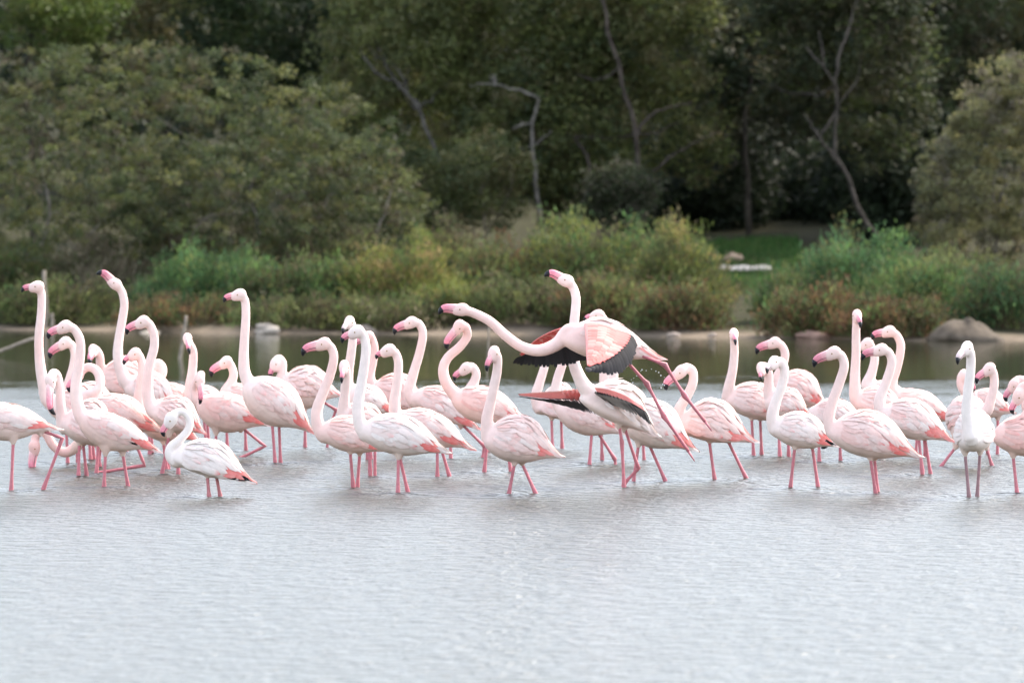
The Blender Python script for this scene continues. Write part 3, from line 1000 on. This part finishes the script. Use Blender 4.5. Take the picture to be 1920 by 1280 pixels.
def icos(c, r, n=2):
    bm = bmesh.new(); bmesh.ops.create_icosphere(bm, subdivisions=n, radius=r)
    V = np.array([v.co[:] for v in bm.verts]) + c; F = [tuple(v.index for v in f.verts) for f in bm.faces]; bm.free()
    return V, F

def finish_birds():
    bpy.context.view_layer.update()
    dg = bpy.context.evaluated_depsgraph_get()
    for b in PENDING:
        ev = b['tmp'].evaluated_get(dg)
        em = ev.to_mesh()
        nv = len(em.vertices)
        V = np.empty(nv * 3, np.float32); em.vertices.foreach_get('co', V); V = V.reshape(-1, 3).astype(float)
        F = [tuple(p.vertices) for p in em.polygons]
        ev.to_mesh_clear()
        rnd = b['rnd']; B = b['B']; Y = b['Y']
        root = empty('flamingo', (B.c[0] + B.ax[0] * .45, B.c[1] + B.ax[1] * .45, 0.0))
        tag(root, b['label'], 'flamingo', FG)
        b['root'] = root
        # plumage colour: white to pink, cream belly with underside shade painted in, flushed neck base, pale head
        p = b['pink']
        ph = rnd.uniform(0, 6, 4)
        nz = .5 + .25 * np.sin(V[:, 0] * 23 + ph[0]) * np.sin(V[:, 2] * 19 + ph[1]) + .25 * np.sin(V[:, 0] * 9 + V[:, 2] * 11 + ph[2])
        rel = V - B.c
        hgt = rel @ B.n
        alo = np.clip((rel @ B.a) / B.len, -1, 1)
        pk = np.clip(p + (nz - .5) * .28, 0, 1)[:, None]
        C = WHITE * (1 - pk) + PINK * pk
        bel = (np.clip(-hgt / (B.L + 1e-6) - .05, 0, .9) * (alo > .05))[:, None] * .75
        C = C * (1 - bel) + CREAM_SHADE * bel
        dface = np.linalg.norm(V - (b['H'] + b['d'] * .05), axis=1)
        fc = (np.clip(1 - dface / .05, 0, 1) * (.15 if b['pale'] else .45))[:, None]
        C = C * (1 - fc) + np.array([.84, .55, .55]) * fc
        midx = [0] * len(F)
        off = nv
        lc = np.array(b['legcol'])
        VV, CC = [V], [C]
        for pts, und in b['legs']:
            LV, LF = leg_geo(pts, b['under'])
            VV.append(LV)
            cc = np.tile(lc, (len(LV), 1)) * rnd.uniform(.85, 1.1)
            if len(pts) > 2:
                jn = np.clip(1 - np.linalg.norm(LV - pts[1], axis=1) / .05, 0, 1)[:, None] * .5
                cc = cc * (1 - jn) + (np.array([.30, .10, .10]) if b['under'] else np.array([.03, .025, .022])) * (jn if b['under'] else np.minimum(1, jn * 2))
            CC.append(cc)
            F += [tuple(i + off for i in f) for f in LF]; midx += [1] * len(LF); off += len(LV)
        body = mesh_obj('body', np.vstack(VV), F, [M_PLUME, M_LEG], None, np.vstack(CC), True, midx)
        keep_parent(body, root)
        # bill with the bent black tip
        H, d, up, side, D = b['H'], b['d'], b['up'], b['side'], b['D']
        sc = np.clip(D / .138, .75, 1.1)
        ts = np.array([.12, .32, .48, .62, .73, .82, .90, .955, 1.0])
        ns = np.array([.040, .105, .155, .190, .198, .178, .128, .070, .0])
        hh = np.array([.0320, .0300, .0278, .0262, .0245, .0215, .0165, .0115, .0045]) * sc
        hw = np.array([.0190, .0180, .0165, .0160, .0155, .0140, .0110, .0080, .0035]) * sc
        pts = H + np.outer(ts * D, d) + np.outer(ns * D, up)
        cut = 6
        V1, F1 = tube(pts[:cut], hh[:cut], 12, hw[:cut], side)
        tb = np.clip(np.abs((V1 - H) @ d) / D / .62, 0, 1)[:, None] ** 1.3
        bc = (np.array([.84, .60, .56]) * (1 - tb) + (np.array([.80, .62, .62]) if b['pale'] else np.array([.80, .27, .34]) * rnd.uniform(.85, 1.1)) * tb)
        bill = keep_parent(mesh_obj('bill', V1, F1, M_BILL, None, bc), root)
        q = pts[cut - 1:].copy(); q[0] -= d * .003
        V1, F1 = tube(q, hh[cut - 1:] * 1.03, 12, hw[cut - 1:] * 1.05, side)
        tipo = mesh_obj('bill_tip', V1, F1, M_BLACK)
        tipo.parent = bill
        # dark line of the gape along the bill
        for sg in (-1, 1):
            gp = pts[1:cut] - np.outer(hh[1:cut] * .35, up) + np.outer(hw[1:cut] * .93, side) * sg
            V1, F1 = tube(gp, .0016, 5)
            go = mesh_obj('gape_line', V1, F1, M_BLACK); go.parent = bill
        for sg in (-1, 1):
            V1, F1 = icos(H + d * .012 + up * .010 + side * sg * .0325, .0048)
            keep_parent(mesh_obj('eye', V1, F1, M_EYE), root)
        if b['wings']:
            for sg in (1, -1):
                keep_parent(folded_wing(B, sg, b['pink'], b['red'], rnd, 0, b['fluff'], b['black']), root)
        keep_parent(tail_geo(B, b['pink'], b['red'], rnd), root)
    for b in PENDING:
        me = b['tmp'].data
        bpy.data.objects.remove(b['tmp']); bpy.data.meshes.remove(me)

# the flock, picture points in pixels of the 1920 x 1280 photograph turned into places on the lagoon
bird('flamingo cut by the left edge, only its body and striding legs in view', 918, (-95, 640), (-130, 665),
     [(-80, 645), (-78, 690), (-85, 735), (-62, 775)], (-66, 778), (110, 806), 753, 827, [[(25, 824), (21, 918)], [(76, 808), (117, 821), (82, 914)]], red=.5, pink=.3)
bird('leftmost tall flamingo with a straight upright neck, pink bill pointing left', 868, (70, 538), (41, 548),
     [(78, 552), (77, 590), (73, 630), (74, 672), (80, 713), (92, 752)], (88, 762), (205, 806), 712, 800, [[(124, 800), (127, 869)], [(142, 800), (146, 866)]], pink=.4)
bird('left front flamingo with bent neck and orange wing patch, bill over another head', 911, (122, 613), (91, 635),
     [(137, 615), (149, 634), (151, 660), (147, 692), (142, 724), (145, 758), (158, 786)], (146, 778), (296, 846), 772, 845, [[(198, 846), (195, 911)], [(229, 846), (240, 911)]], red=.95, pink=.3, black=1)
bird('flamingo whose head is tucked right under another bill on the left', 862, (122, 643), (95, 672),
     [(134, 646), (140, 662), (138, 685), (131, 713), (126, 740)], (118, 745), (222, 800), 708, 785, pink=.3)
bird('flamingo at left with head folded straight down along its own neck', 893, (95, 714), (104, 777),
     [(99, 699), (107, 704), (112, 730), (114, 765), (120, 803)], (114, 790), (212, 838), 738, 832, [[(149, 826), (147, 893)], [(155, 826), (162, 887)]], hd=-.03, pink=.3, bd=-.02, ndep=[-.05, -.01, 0, 0, 0])
bird('feeding flamingo at left dipping its pink bill into the water', 874, (65, 838), (71, 886),
     [(66, 822), (72, 806), (86, 812), (100, 835), (122, 848), (144, 836), (160, 815)], (140, 800), (240, 832), 760, 838, hd=-.02, pink=.75)
bird('flamingo with a pink neck coiled in a ring, behind the left front bird', 886, (146, 704), (132, 735),
     [(152, 696), (166, 688), (182, 696), (188, 718), (178, 736), (162, 742), (158, 758)], (158, 762), (306, 810), 735, 815,
     [[(185, 815), (181, 885)], [(246, 812), (271, 872), (172, 888)]], pink=.55, red=.9, hd=.02, ndep=[.10, .10, .06, .02, -.01, 0, 0])
bird('flamingo with pale head turned to the viewer, just left of the bird pointing up', 846, (175, 657), (171, 684),
     [(181, 656), (187, 668), (188, 690), (190, 712)], (178, 716), (300, 745), 664, 745, bd=-.10, hd=-.05, pink=.45, red=.3)
bird('tall flamingo stretching up with its pink bill raised to the sky', 850, (216, 533), (181, 514),
     [(228, 546), (233, 570), (229, 600), (223, 635), (221, 665), (227, 695), (238, 716)], (232, 722), (335, 770), 690, 765, pink=.25, red=.5)
bird('flamingo with an arched neck and rose bill, right of the bird that points up', 888, (268, 604), (238, 627),
     [(279, 606), (288, 625), (289, 650), (281, 681), (277, 713), (278, 745), (290, 772)], (280, 770), (384, 814), 736, 808,
     [[(318, 812), (304, 886)], [(336, 812), (334, 889)]], pink=.35, red=.9)
bird('flamingo with drooping dark tipped bill between two left necks', 880, (253, 664), (233, 684),
     [(262, 668), (267, 690), (263, 724), (260, 752), (266, 772)], (258, 775), (370, 826), 742, 828, bd=-.04, pink=.6, red=.8)
bird('flamingo showing just the curl of its neck behind the arched neck', 846, (284, 694), (270, 716),
     [(288, 685), (297, 680), (305, 690), (303, 704), (293, 714), (284, 726)], (278, 735), (385, 775), 715, 775, hd=.05, pink=.4)
bird('flamingo facing the viewer with bill down, its thin neck alone against dark water', 848, (352, 636), (356, 664),
     [(353, 640), (362, 660), (361, 690), (357, 722), (355, 745)], (345, 742), (430, 780), 718, 780, bd=-.10, hd=-.06, dy=.12, pink=.3)
bird('flamingo with a hooked neck and hanging pink bill behind the striding bird at left', 844, (424, 679), (397, 706),
     [(432, 683), (438, 700), (434, 716), (424, 735)], (412, 738), (500, 775), 716, 775, [[(424, 770), (426, 838)], [(459, 770), (461, 843)]], pink=.35)
bird('striding flamingo with head bent down in front of its breast and red wing tips', 857, (375, 713), (374, 757),
     [(377, 701), (371, 712), (366, 730), (372, 752)], (368, 755), (507, 798), 733, 812, [[(405, 808), (405, 852)], [(452, 802), (497, 836), (448, 860)]],
     hd=-.03, bd=-.02, pink=.5, red=1.0, ndep=[-.09, -.05, 0, 0])
bird('tall flamingo with upright straight neck left of the middle, alone against the shrubs', 868, (449, 553), (420, 567),
     [(459, 562), (461, 590), (459, 625), (457, 665), (459, 700), (473, 724)], (458, 716), (586, 812), 703, 798, [[(510, 790), (516, 868)], [(523, 790), (526, 868)]], pink=.25, red=.6)
bird('fluffed flamingo with its bill hanging down behind the tall left bird', 838, (517, 682), (510, 708),
     [(522, 671), (530, 680), (529, 698), (526, 718)], (524, 722), (640, 742), 684, 768, [[(572, 762), (572, 838)], [(600, 752), (630, 768), (622, 790)]], bd=-.03, pink=.3, red=.6, fluff=.012)
bird('flamingo with a long bowed neck and black hooked bill left of the crossing pair', 914, (607, 645), (568, 667),
     [(620, 650), (626, 670), (618, 705), (604, 740), (594, 772), (598, 802), (612, 818)], (596, 806), (735, 848), 776, 848, [[(656, 842), (662, 908)], [(675, 845), (670, 914)]], pink=.45, red=.3)
bird('whitish front flamingo with a tall S neck and rose bill beside the bowed neck', 923, (669, 622), (642, 643),
     [(680, 626), (686, 650), (683, 685), (677, 722), (671, 760), (675, 795), (691, 816)], (673, 805), (842, 850), 772, 853,
     [[(747, 852), (746, 923)], [(748, 852), (765, 923)]], pink=.12, red=.7)
bird('white faced flamingo facing the viewer above the rose billed front bird', 862, (655, 604), (643, 626),
     [(661, 612), (661, 640), (657, 672), (652, 704), (652, 735)], (646, 735), (740, 775), 718, 785, bd=-.09, hd=-.08, dy=.14, pink=.2, pale_bill=True)
bird('flamingo facing the viewer with bill hanging, low between the two front necks', 892, (645, 688), (641, 718),
     [(649, 694), (649, 715), (646, 745), (645, 775)], (634, 775), (735, 815), 750, 825, [[(692, 815), (694, 880)], [(703, 815), (703, 908)]], bd=-.08, hd=-.07, dy=.14, pink=.35)
bird('flamingo showing a pinkish neck close behind the rose billed front bird', 846, (690, 632), (664, 652),
     [(697, 634), (702, 652), (699, 678), (693, 706), (700, 728)], (690, 735), (805, 772), 695, 770, pink=.65, red=.6)
bird('flamingo with a bright pink bill and slim pink neck in the crossing group', 892, (729, 657), (706, 673),
     [(741, 661), (747, 680), (745, 715), (740, 752), (744, 780)], (738, 782), (885, 842), 764, 838, [[(820, 832), (820, 893)], [(824, 832), (842, 890)]], pink=.35, red=.85)
bird('flamingo with an arching neck and dark pink bill left of the flying bird', 858, (771, 605), (740, 627),
     [(785, 606), (793, 625), (787, 660), (774, 704), (767, 734), (780, 754)], (768, 742), (898, 806), 720, 786, [[(845, 785), (845, 860)], [(864, 795), (908, 836), (905, 858)]], pink=.4, red=.5)
bird('flamingo with a strong S neck, its bill touching its own neck, below the flying head', 884, (861, 612), (840, 655),
     [(873, 612), (876, 630), (862, 650), (840, 670), (831, 692), (838, 720), (862, 746)], (845, 742), (994, 794), 722, 796,
     [[(917, 790), (908, 884)], [(945, 790), (958, 886)]], pink=.6, red=.5, ndep=[-.03, 0, 0, 0, 0, 0, 0])
bird('small far flamingo head with hooked neck inside the S neck curve', 846, (874, 691), (853, 714),
     [(885, 687), (893, 700), (889, 716), (880, 735)], (868, 738), (965, 775), 722, 775, pink=.35)
bird('front flamingo in the middle with a straight white neck and round body, black bill tip', 925, (926, 662), (914, 696),
     [(933, 670), (932, 695), (926, 725), (919, 758), (913, 790), (918, 822)], (905, 822), (1053, 858), 773, 868, [[(966, 864), (954, 926)], [(976, 864), (1004, 924)]],
     bd=-.06, hd=-.03, pink=.35, red=.5)
bird('flamingo with its head hidden by the flying bird, pale neck left of the open wings', 840, (1018, 648), (990, 660),
     [(1026, 655), (1022, 683), (1012, 716), (1005, 742), (1012, 766)], (1004, 765), (1090, 790), 712, 784, [[(1034, 780), (1036, 841)], [(1052, 780), (1054, 838)]], pink=.2, red=.2)
bird('flamingo body with stepping legs below the far open wing', 871, (1060, 640), (1034, 652),
     [(1066, 650), (1054, 684), (1044, 716), (1042, 745), (1055, 768)], (1042, 762), (1175, 815), 738, 816, [[(1110, 806), (1105, 873)], [(1117, 806), (1153, 861), (1154, 872)]], pink=.3, red=.2)
opener = bird('tall flamingo stretching its neck up and opening black edged wings', 912, (1062, 527), (1021, 518),
     [(1074, 538), (1080, 560), (1077, 600), (1073, 640), (1075, 674), (1083, 700), (1100, 730)], (1086, 746), (1231, 818), 706, 790,
     [[(1160, 795), (1166, 828), (1170, 912)], [(1170, 800), (1197, 878), (1172, 904)]], dy=.08, pink=.12, red=0, wings=False)
bird('flamingo whose pink head top shows just above the flying bird back', 862, (1121, 592), (1096, 603),
     [(1132, 598), (1139, 625), (1137, 660), (1134, 700), (1138, 735)], (1128, 745), (1225, 800), 715, 815, [[(1127, 800), (1129, 856)], [(1204, 800), (1208, 868)]], pink=.45)
bird('flamingo with a vivid red tail stripe behind the open winged bird', 902, (1140, 640), (1112, 652),
     [(1150, 648), (1152, 680), (1150, 710), (1150, 745), (1165, 770)], (1156, 775), (1304, 846), 742, 838, [[(1198, 830), (1187, 908)], [(1214, 828), (1248, 902)]], pink=.1, red=1.3)
bird('flamingo with neck curled in a hook and bill down, right of the flying legs', 898, (1277, 697), (1250, 731),
     [(1287, 688), (1299, 696), (1299, 718), (1288, 742), (1274, 766), (1271, 788), (1284, 806)], (1270, 800), (1415, 830), 742, 828, [[(1329, 822), (1340, 899)], [(1362, 822), (1399, 896)]], pink=.45, red=.8)
bird('tall thin necked flamingo facing the viewer alone over the dark water right of centre', 853, (1376, 627), (1379, 647),
     [(1376, 634), (1377, 660), (1374, 692), (1367, 725), (1366, 748)], (1356, 748), (1490, 792), 712, 785, [[(1409, 780), (1413, 853)], [(1425, 780), (1428, 850)]], bd=-.11, hd=-.08, dy=.10, pink=.3)
bird('flamingo with a big rounded back and thick pink bill behind the pale bird', 838, (1452, 643), (1419, 664),
     [(1465, 647), (1472, 664), (1466, 690), (1458, 712)], (1450, 718), (1552, 765), 688, 766, pink=.5, red=.7)
bird('flamingo with its dark bill hanging, head low beside the pale bird neck', 856, (1428, 691), (1429, 713),
     [(1434, 686), (1441, 698), (1441, 722), (1444, 742)], (1434, 748), (1520, 780), 722, 790, [[(1459, 785), (1462, 851)], [(1477, 785), (1479, 853)]], bd=-.06, hd=-.04, pink=.35, red=.7)
bird('pale cream flamingo in the front with black wing tips and whitish head', 914, (1452, 680), (1439, 700),
     [(1465, 678), (1471, 695), (1466, 722), (1455, 752), (1448, 782), (1456, 806)], (1445, 800), (1571, 838), 768, 840, [[(1491, 834), (1482, 914)], [(1522, 832), (1534, 914)]],
     bd=-.07, hd=-.03, pink=.08, red=.35, pale_bill=True, black=1)
bird('front flamingo with arched neck and rose bill, heavy feathered body right of the pale bird', 924, (1563, 662), (1527, 688),
     [(1577, 666), (1583, 686), (1573, 720), (1560, 756), (1554, 788), (1566, 814)], (1552, 808), (1725, 858), 764, 858, [[(1631, 854), (1642, 925)], [(1639, 854), (1646, 925)]], pink=.4, red=.85)
bird('flamingo mostly hidden behind the heavy feathered front body', 864, (1545, 800), (1540, 840),
     [(1540, 784), (1530, 770), (1524, 772), (1528, 782)], (1516, 775), (1630, 800), 744, 808, [[(1535, 800), (1536, 862)], [(1574, 800), (1576, 865)]], pink=.3)
bird('tallest upright flamingo on the right facing the viewer, needle straight neck', 860, (1607, 592), (1613, 615),
     [(1606, 600), (1605, 630), (1605, 665), (1603, 706), (1604, 742), (1614, 756)], (1598, 750), (1705, 785), 720, 790, bd=-.11, hd=-.06, pink=.4, red=.6)
bird('flamingo head half hidden between the needle neck and the arched pair', 846, (1626, 645), (1609, 664),
     [(1634, 650), (1640, 672), (1634, 700), (1626, 722)], (1618, 728), (1720, 772), 712, 770, pink=.25, pale_bill=True)
bird('flamingo with the higher vivid pink bill of the arched pair on the right', 856, (1667, 622), (1635, 637),
     [(1681, 628), (1689, 648), (1683, 684), (1672, 718), (1680, 740)], (1668, 742), (1793, 790), 728, 800, pink=.55, red=.7)
bird('flamingo with the lower bill of the arched pair, its body flecked red', 890, (1652, 656), (1617, 675),
     [(1666, 660), (1672, 680), (1661, 718), (1649, 750), (1656, 778)], (1646, 776), (1785, 828), 742, 822, [[(1722, 816), (1729, 880)], [(1733, 816), (1745, 890)]], pink=.2, red=.9)
bird('white young flamingo facing the viewer with grey legs at the right front', 932, (1813, 653), (1796, 683),
     [(1820, 664), (1820, 690), (1816, 725), (1813, 760), (1815, 792), (1822, 822)], (1822, 826), (1832, 806), 766, 846, [[(1809, 846), (1817, 933)], [(1838, 844), (1832, 934)]],
     dy=.46, hd=-.04, bd=-.08, pink=.0, red=.1, legcol=(.30, .17, .18), pale_bill=True, wide=.44)
bird('flamingo with rose bill striding behind the white young bird', 873, (1855, 692), (1832, 719),
     [(1863, 700), (1864, 722), (1858, 748), (1848, 772)], (1838, 782), (1780, 792), 740, 840, [[(1795, 836), (1762, 877)], [(1848, 836), (1860, 873)]], dy=.35, pink=.4, bd=-.03)
bird('flamingo preening far behind the white young bird neck', 850, (1812, 708), (1822, 736),
     [(1808, 698), (1802, 708), (1804, 726), (1822, 745)], (1812, 752), (1902, 775), 726, 784, [[(1850, 780), (1852, 852)], [(1871, 780), (1870, 860)]], pink=.35)
bird('flamingo with bill hanging near the right edge, body out of view', 860, (1902, 722), (1888, 753),
     [(1908, 712), (1920, 714), (1930, 732), (1926, 752)], (1915, 755), (2020, 790), 735, 800, pink=.6)
bird('flamingo cut by the right edge with orange face and round front body', 923, (1911, 742), (1901, 776),
     [(1914, 728), (1926, 724), (1936, 745), (1925, 780), (1900, 806)], (1858, 816), (2010, 850), 774, 856, [[(1899, 850), (1907, 924)], [(1925, 850), (1930, 920)]], pink=.65, red=.4)
bird('small white young flamingo wading in front at left with its neck folded in an S', 930, (321, 786), (309, 818),
     [(328, 775), (343, 772), (355, 785), (353, 805), (337, 824), (321, 838), (319, 854), (332, 866)], (320, 858), (476, 906), 818, 892, [[(388, 886), (392, 930)], [(404, 886), (413, 930)]],
     pink=.03, red=.55, black=1, neckr=.82, legcol=(.55, .19, .20))
flyer = bird('flying flamingo with outstretched neck and trailing legs low over the flock', 918, (866, 581), (823, 589),
     [(886, 586), (918, 602), (947, 628), (978, 650), (1012, 657), (1044, 645), (1068, 622)], (1050, 634), (1240, 674), 595, 676,
     [[(1182, 660), (1247, 684), (1284, 742), (1322, 790)], [(1174, 678), (1213, 719), (1245, 780), (1291, 846)]], Y=45.25, dy=.02, pink=.45, red=.3, wings=False, under=False, neckr=1.02, wide=.48)
finish_birds()

# ring ripples where the legs break the surface
def leg_rings():
    Z = np.zeros_like(Xw)
    r_ = np.random.default_rng(4)
    for b in PENDING:
        if not b['under']: continue
        for pts, und in b['legs']:
            a_, e_ = np.array(pts[-2]), np.array(pts[-1])
            cx, cy = e_[0], e_[1]
            ix = np.abs(WX - cx) < 1.1; iy = np.abs(WY - cy) < 1.1
            if not ix.any() or not iy.any(): continue
            sub = np.ix_(iy, ix)
            rr = np.hypot(Xw[sub] - cx, Yw[sub] - cy)
            Z[sub] += .0065 * r_.uniform(.5, 1.3) * np.cos(rr * 2 * math.pi / .21 + r_.uniform(0, 6)) * np.exp(-rr / .26) * np.clip((1.1 - rr) / .3, 0, 1)
    co = np.stack([Xw, Yw, Z], -1).astype(np.float32).ravel()
    water.data.vertices.foreach_set('co', co); water.data.update()
leg_rings()
# drops flung from the trailing leg of the flying bird
g = Geo()
for i in range(17):
    a_ = math.radians(200 - i * 15)
    p_ = W(1216 + 30 * math.cos(a_) + random.uniform(-3, 3), 716 - 22 * math.sin(a_) * (1 if a_ > 0 else .8) + random.uniform(-3, 3), flyer['Y'] - .03 + random.uniform(-.05, .05))
    V, F = icos(p_, random.uniform(.0025, .0055), 1)
    g.add(V, F, (.8, .8, .8))
dr = g.build('water_drops', plain('water_drop', (.75, .77, .78), .08, 40, .95, 1.05, 0, .6))
dr['kind'] = 'stuff'; dr['label'] = 'tiny water drops flung from the leg of the flying flamingo'; dr['category'] = 'water drops'

# ------------------------------------------------------------------ spread wings
def spread_wing(b, lead, mid, trail, nf, cov_col, edge_col, fw, outward, dark=1.5):
    """lead / mid / trail: polylines from the root to the tip; coverts between lead and mid, one black quill each from mid to trail"""
    root = b['root']; rnd = b['rnd']
    n = 26
    Lp, Mp, Tp = resample(lead, n), resample(mid, n), resample(trail, n)
    up = unit(outward)
    V, F, C = [], [], []
    CH = np.minimum(np.linalg.norm(Mp - Lp, axis=1), .22)
    m = 9
    for j in range(m):
        t = j / (m - 1)
        P = Lp * (1 - t) + Mp * t + up * (CH * (.10 * math.sin(math.pi * min(1, t * 1.2))))[:, None]
        V.append(P)
        cc = np.asarray(edge_col) * max(0, 1 - t * 4) + np.asarray(cov_col) * (1 - max(0, 1 - t * 4))
        C.append(np.tile(cc, (n, 1)))
    V = np.vstack(V); C = np.vstack(C)
    V2 = V - up * np.tile(np.clip(CH * .04, .0012, .006), m)[:, None]
    F = [(j * n + i, j * n + i + 1, (j + 1) * n + i + 1, (j + 1) * n + i) for j in range(m - 1) for i in range(n - 1)]
    N = len(V)
    F2 = [tuple(reversed([q + N for q in f])) for f in F]
    rim = [(i, i + N, i + 1 + N, i + 1) for i in range(n - 1)]
    base = (m - 1) * n
    rim += [(base + i + 1, base + i + 1 + N, base + i + N, base + i) for i in range(n - 1)]
    rim += [(j * n + n - 1, j * n + n - 1 + N, (j + 1) * n + n - 1 + N, (j + 1) * n + n - 1) for j in range(m - 1)]
    wing = mesh_obj('wing', np.vstack([V, V2]), F + F2 + rim, M_FEATH, None, np.vstack([C, C]))
    keep_parent(wing, root)
    # overlapping coverts
    g = Geo()
    for r_ in range(4):
        for i in range(15):
            s = (i + .5 * (r_ % 2) + .3) / 15.5
            q = s * (n - 1); i0 = int(q)
            a_ = Lp[i0] * (1 - (q - i0)) + Lp[min(n - 1, i0 + 1)] * (q - i0)
            z_ = Mp[i0] * (1 - (q - i0)) + Mp[min(n - 1, i0 + 1)] * (q - i0)
            t0 = .06 + r_ * .22
            t = np.linspace(t0, t0 + .36, 5)
            for sg in (1, -1):
                if CH[i0] < .08: continue
                P = a_[None] * (1 - t[:, None]) + z_[None] * t[:, None] + up * (CH[i0] * .10 * np.sin(np.pi * np.minimum(1, t * 1.2)))[:, None] + up * sg * CH[i0] * (.012 + .010 * r_) - up * (CH[i0] * .04 if sg < 0 else 0)
                cc = np.asarray(cov_col) * rnd.uniform(.85, 1.1)
                if rnd.uniform() < .25: cc = cc * .6 + PINK * .4
                blade_geo(g, P, up * sg, min(.024, CH[i0] * .2 + .004), np.clip(cc, 0, .9), .15)
    if g.V:
        cv = g.build('covert_feathers', M_FEATH); cv.parent = wing
    for i in range(nf):
        s = i / (nf - 1) * (n - 1); i0 = int(s); f = s - i0; i1 = min(n - 1, i0 + 1)
        a_ = Mp[i0] * (1 - f) + Mp[i1] * f
        z_ = Tp[i0] * (1 - f) + Tp[i1] * f
        z_ = a_ + (z_ - a_) * rnd.uniform(.93, 1.07)
        a2 = a_ - (z_ - a_) * .18
        g = Geo()
        P = np.array([a2 * (1 - t) + z_ * t + up * (-.012 + .010 * math.sin(math.pi * t) + .0012 * (i % 3)) for t in np.linspace(0, 1, 7)])
        blade_geo(g, P, up, fw, BLK * dark * rnd.uniform(.75, 1.25), .15, None, .38)
        q = g.build('flight_feather', M_FEATH); q.parent = wing

def w3(pts):
    return [W(a_, b_, Y_) for a_, b_, Y_ in pts]
y0 = flyer['Y']
spread_wing(flyer, w3([(1096, 606, y0 - .09), (1098, 632, y0 - .28), (1099, 660, y0 - .44), (1101, 685, y0 - .60)]),
            w3([(1178, 625, y0 - .07), (1170, 645, y0 - .26), (1146, 668, y0 - .44), (1105, 687, y0 - .60)]),
            w3([(1196, 640, y0 - .06), (1188, 672, y0 - .26), (1160, 698, y0 - .46), (1103, 694, y0 - .64)]),
            22, np.array([.86, .21, .19]), PINK * .5 + SALMON * .5, .023, (.25, -.55, .8), 2.4)
spread_wing(flyer, w3([(1066, 610, y0 + .08), (1035, 620, y0 + .26), (1004, 637, y0 + .44), (974, 664, y0 + .62)]),
            w3([(1112, 630, y0 + .07), (1066, 636, y0 + .26), (1022, 647, y0 + .44), (978, 667, y0 + .62)]),
            w3([(1118, 664, y0 + .05), (1074, 678, y0 + .26), (1018, 684, y0 + .46), (962, 679, y0 + .66)]),
            24, RED * .8, SALMON, .024, (-.2, .45, .87))
y1 = opener['Y']
spread_wing(opener, w3([(1100, 727, y1 + .05), (1055, 732, y1 + .20), (1010, 735, y1 + .36), (971, 738, y1 + .50)]),
            w3([(1120, 746, y1 + .07), (1068, 748, y1 + .22), (1018, 746, y1 + .37), (974, 741, y1 + .50)]),
            w3([(1136, 778, y1 + .16), (1092, 768, y1 + .32), (1040, 754, y1 + .48), (980, 742, y1 + .60)]),
            34, SALMON * .9 + PINK * .15, PINK, .030, (-.1, -.6, .8))
spread_wing(opener, w3([(1114, 726, y1 - .10), (1138, 729, y1 - .24), (1172, 740, y1 - .30), (1204, 759, y1 - .26)]),
            w3([(1120, 735, y1 - .11), (1148, 742, y1 - .26), (1182, 754, y1 - .31), (1210, 770, y1 - .26)]),
            w3([(1144, 753, y1 - .10), (1174, 766, y1 - .24), (1206, 781, y1 - .28), (1221, 794, y1 - .22)]),
            16, SALMON * .8 + PINK * .2, PINK, .022, (.1, -.5, .85))
# white scapulars lying over the back of the two birds with open wings
for b in (opener, flyer):
    g = Geo(); B = b['B']; rnd = b['rnd']
    for i in range(60):
        th = rnd.uniform(-70, 70); u0 = rnd.uniform(.16, .72)
        p = max(0, min(1, b['pink'] + rnd.normal() * .12)) * .7
        surf_feather(g, B, u0, th, rnd.uniform(.14, .26), th * .12, .022, WHITE * (1 - p) + PINK * p, (.002, .010, .018 if b is opener else .012))
    if b is opener:      # ruffled white feathers hanging over the half open near wing
        for i in range(26):
            th = rnd.uniform(48, 80); u0 = rnd.uniform(.24, .66)
            surf_feather(g, B, u0, th, rnd.uniform(.10, .18), rnd.uniform(4, 16), .014, WHITE * rnd.uniform(.92, 1.02), (.012, .040, .052))
    o = g.build('back_feathers', M_FEATH); keep_parent(o, b['root'])
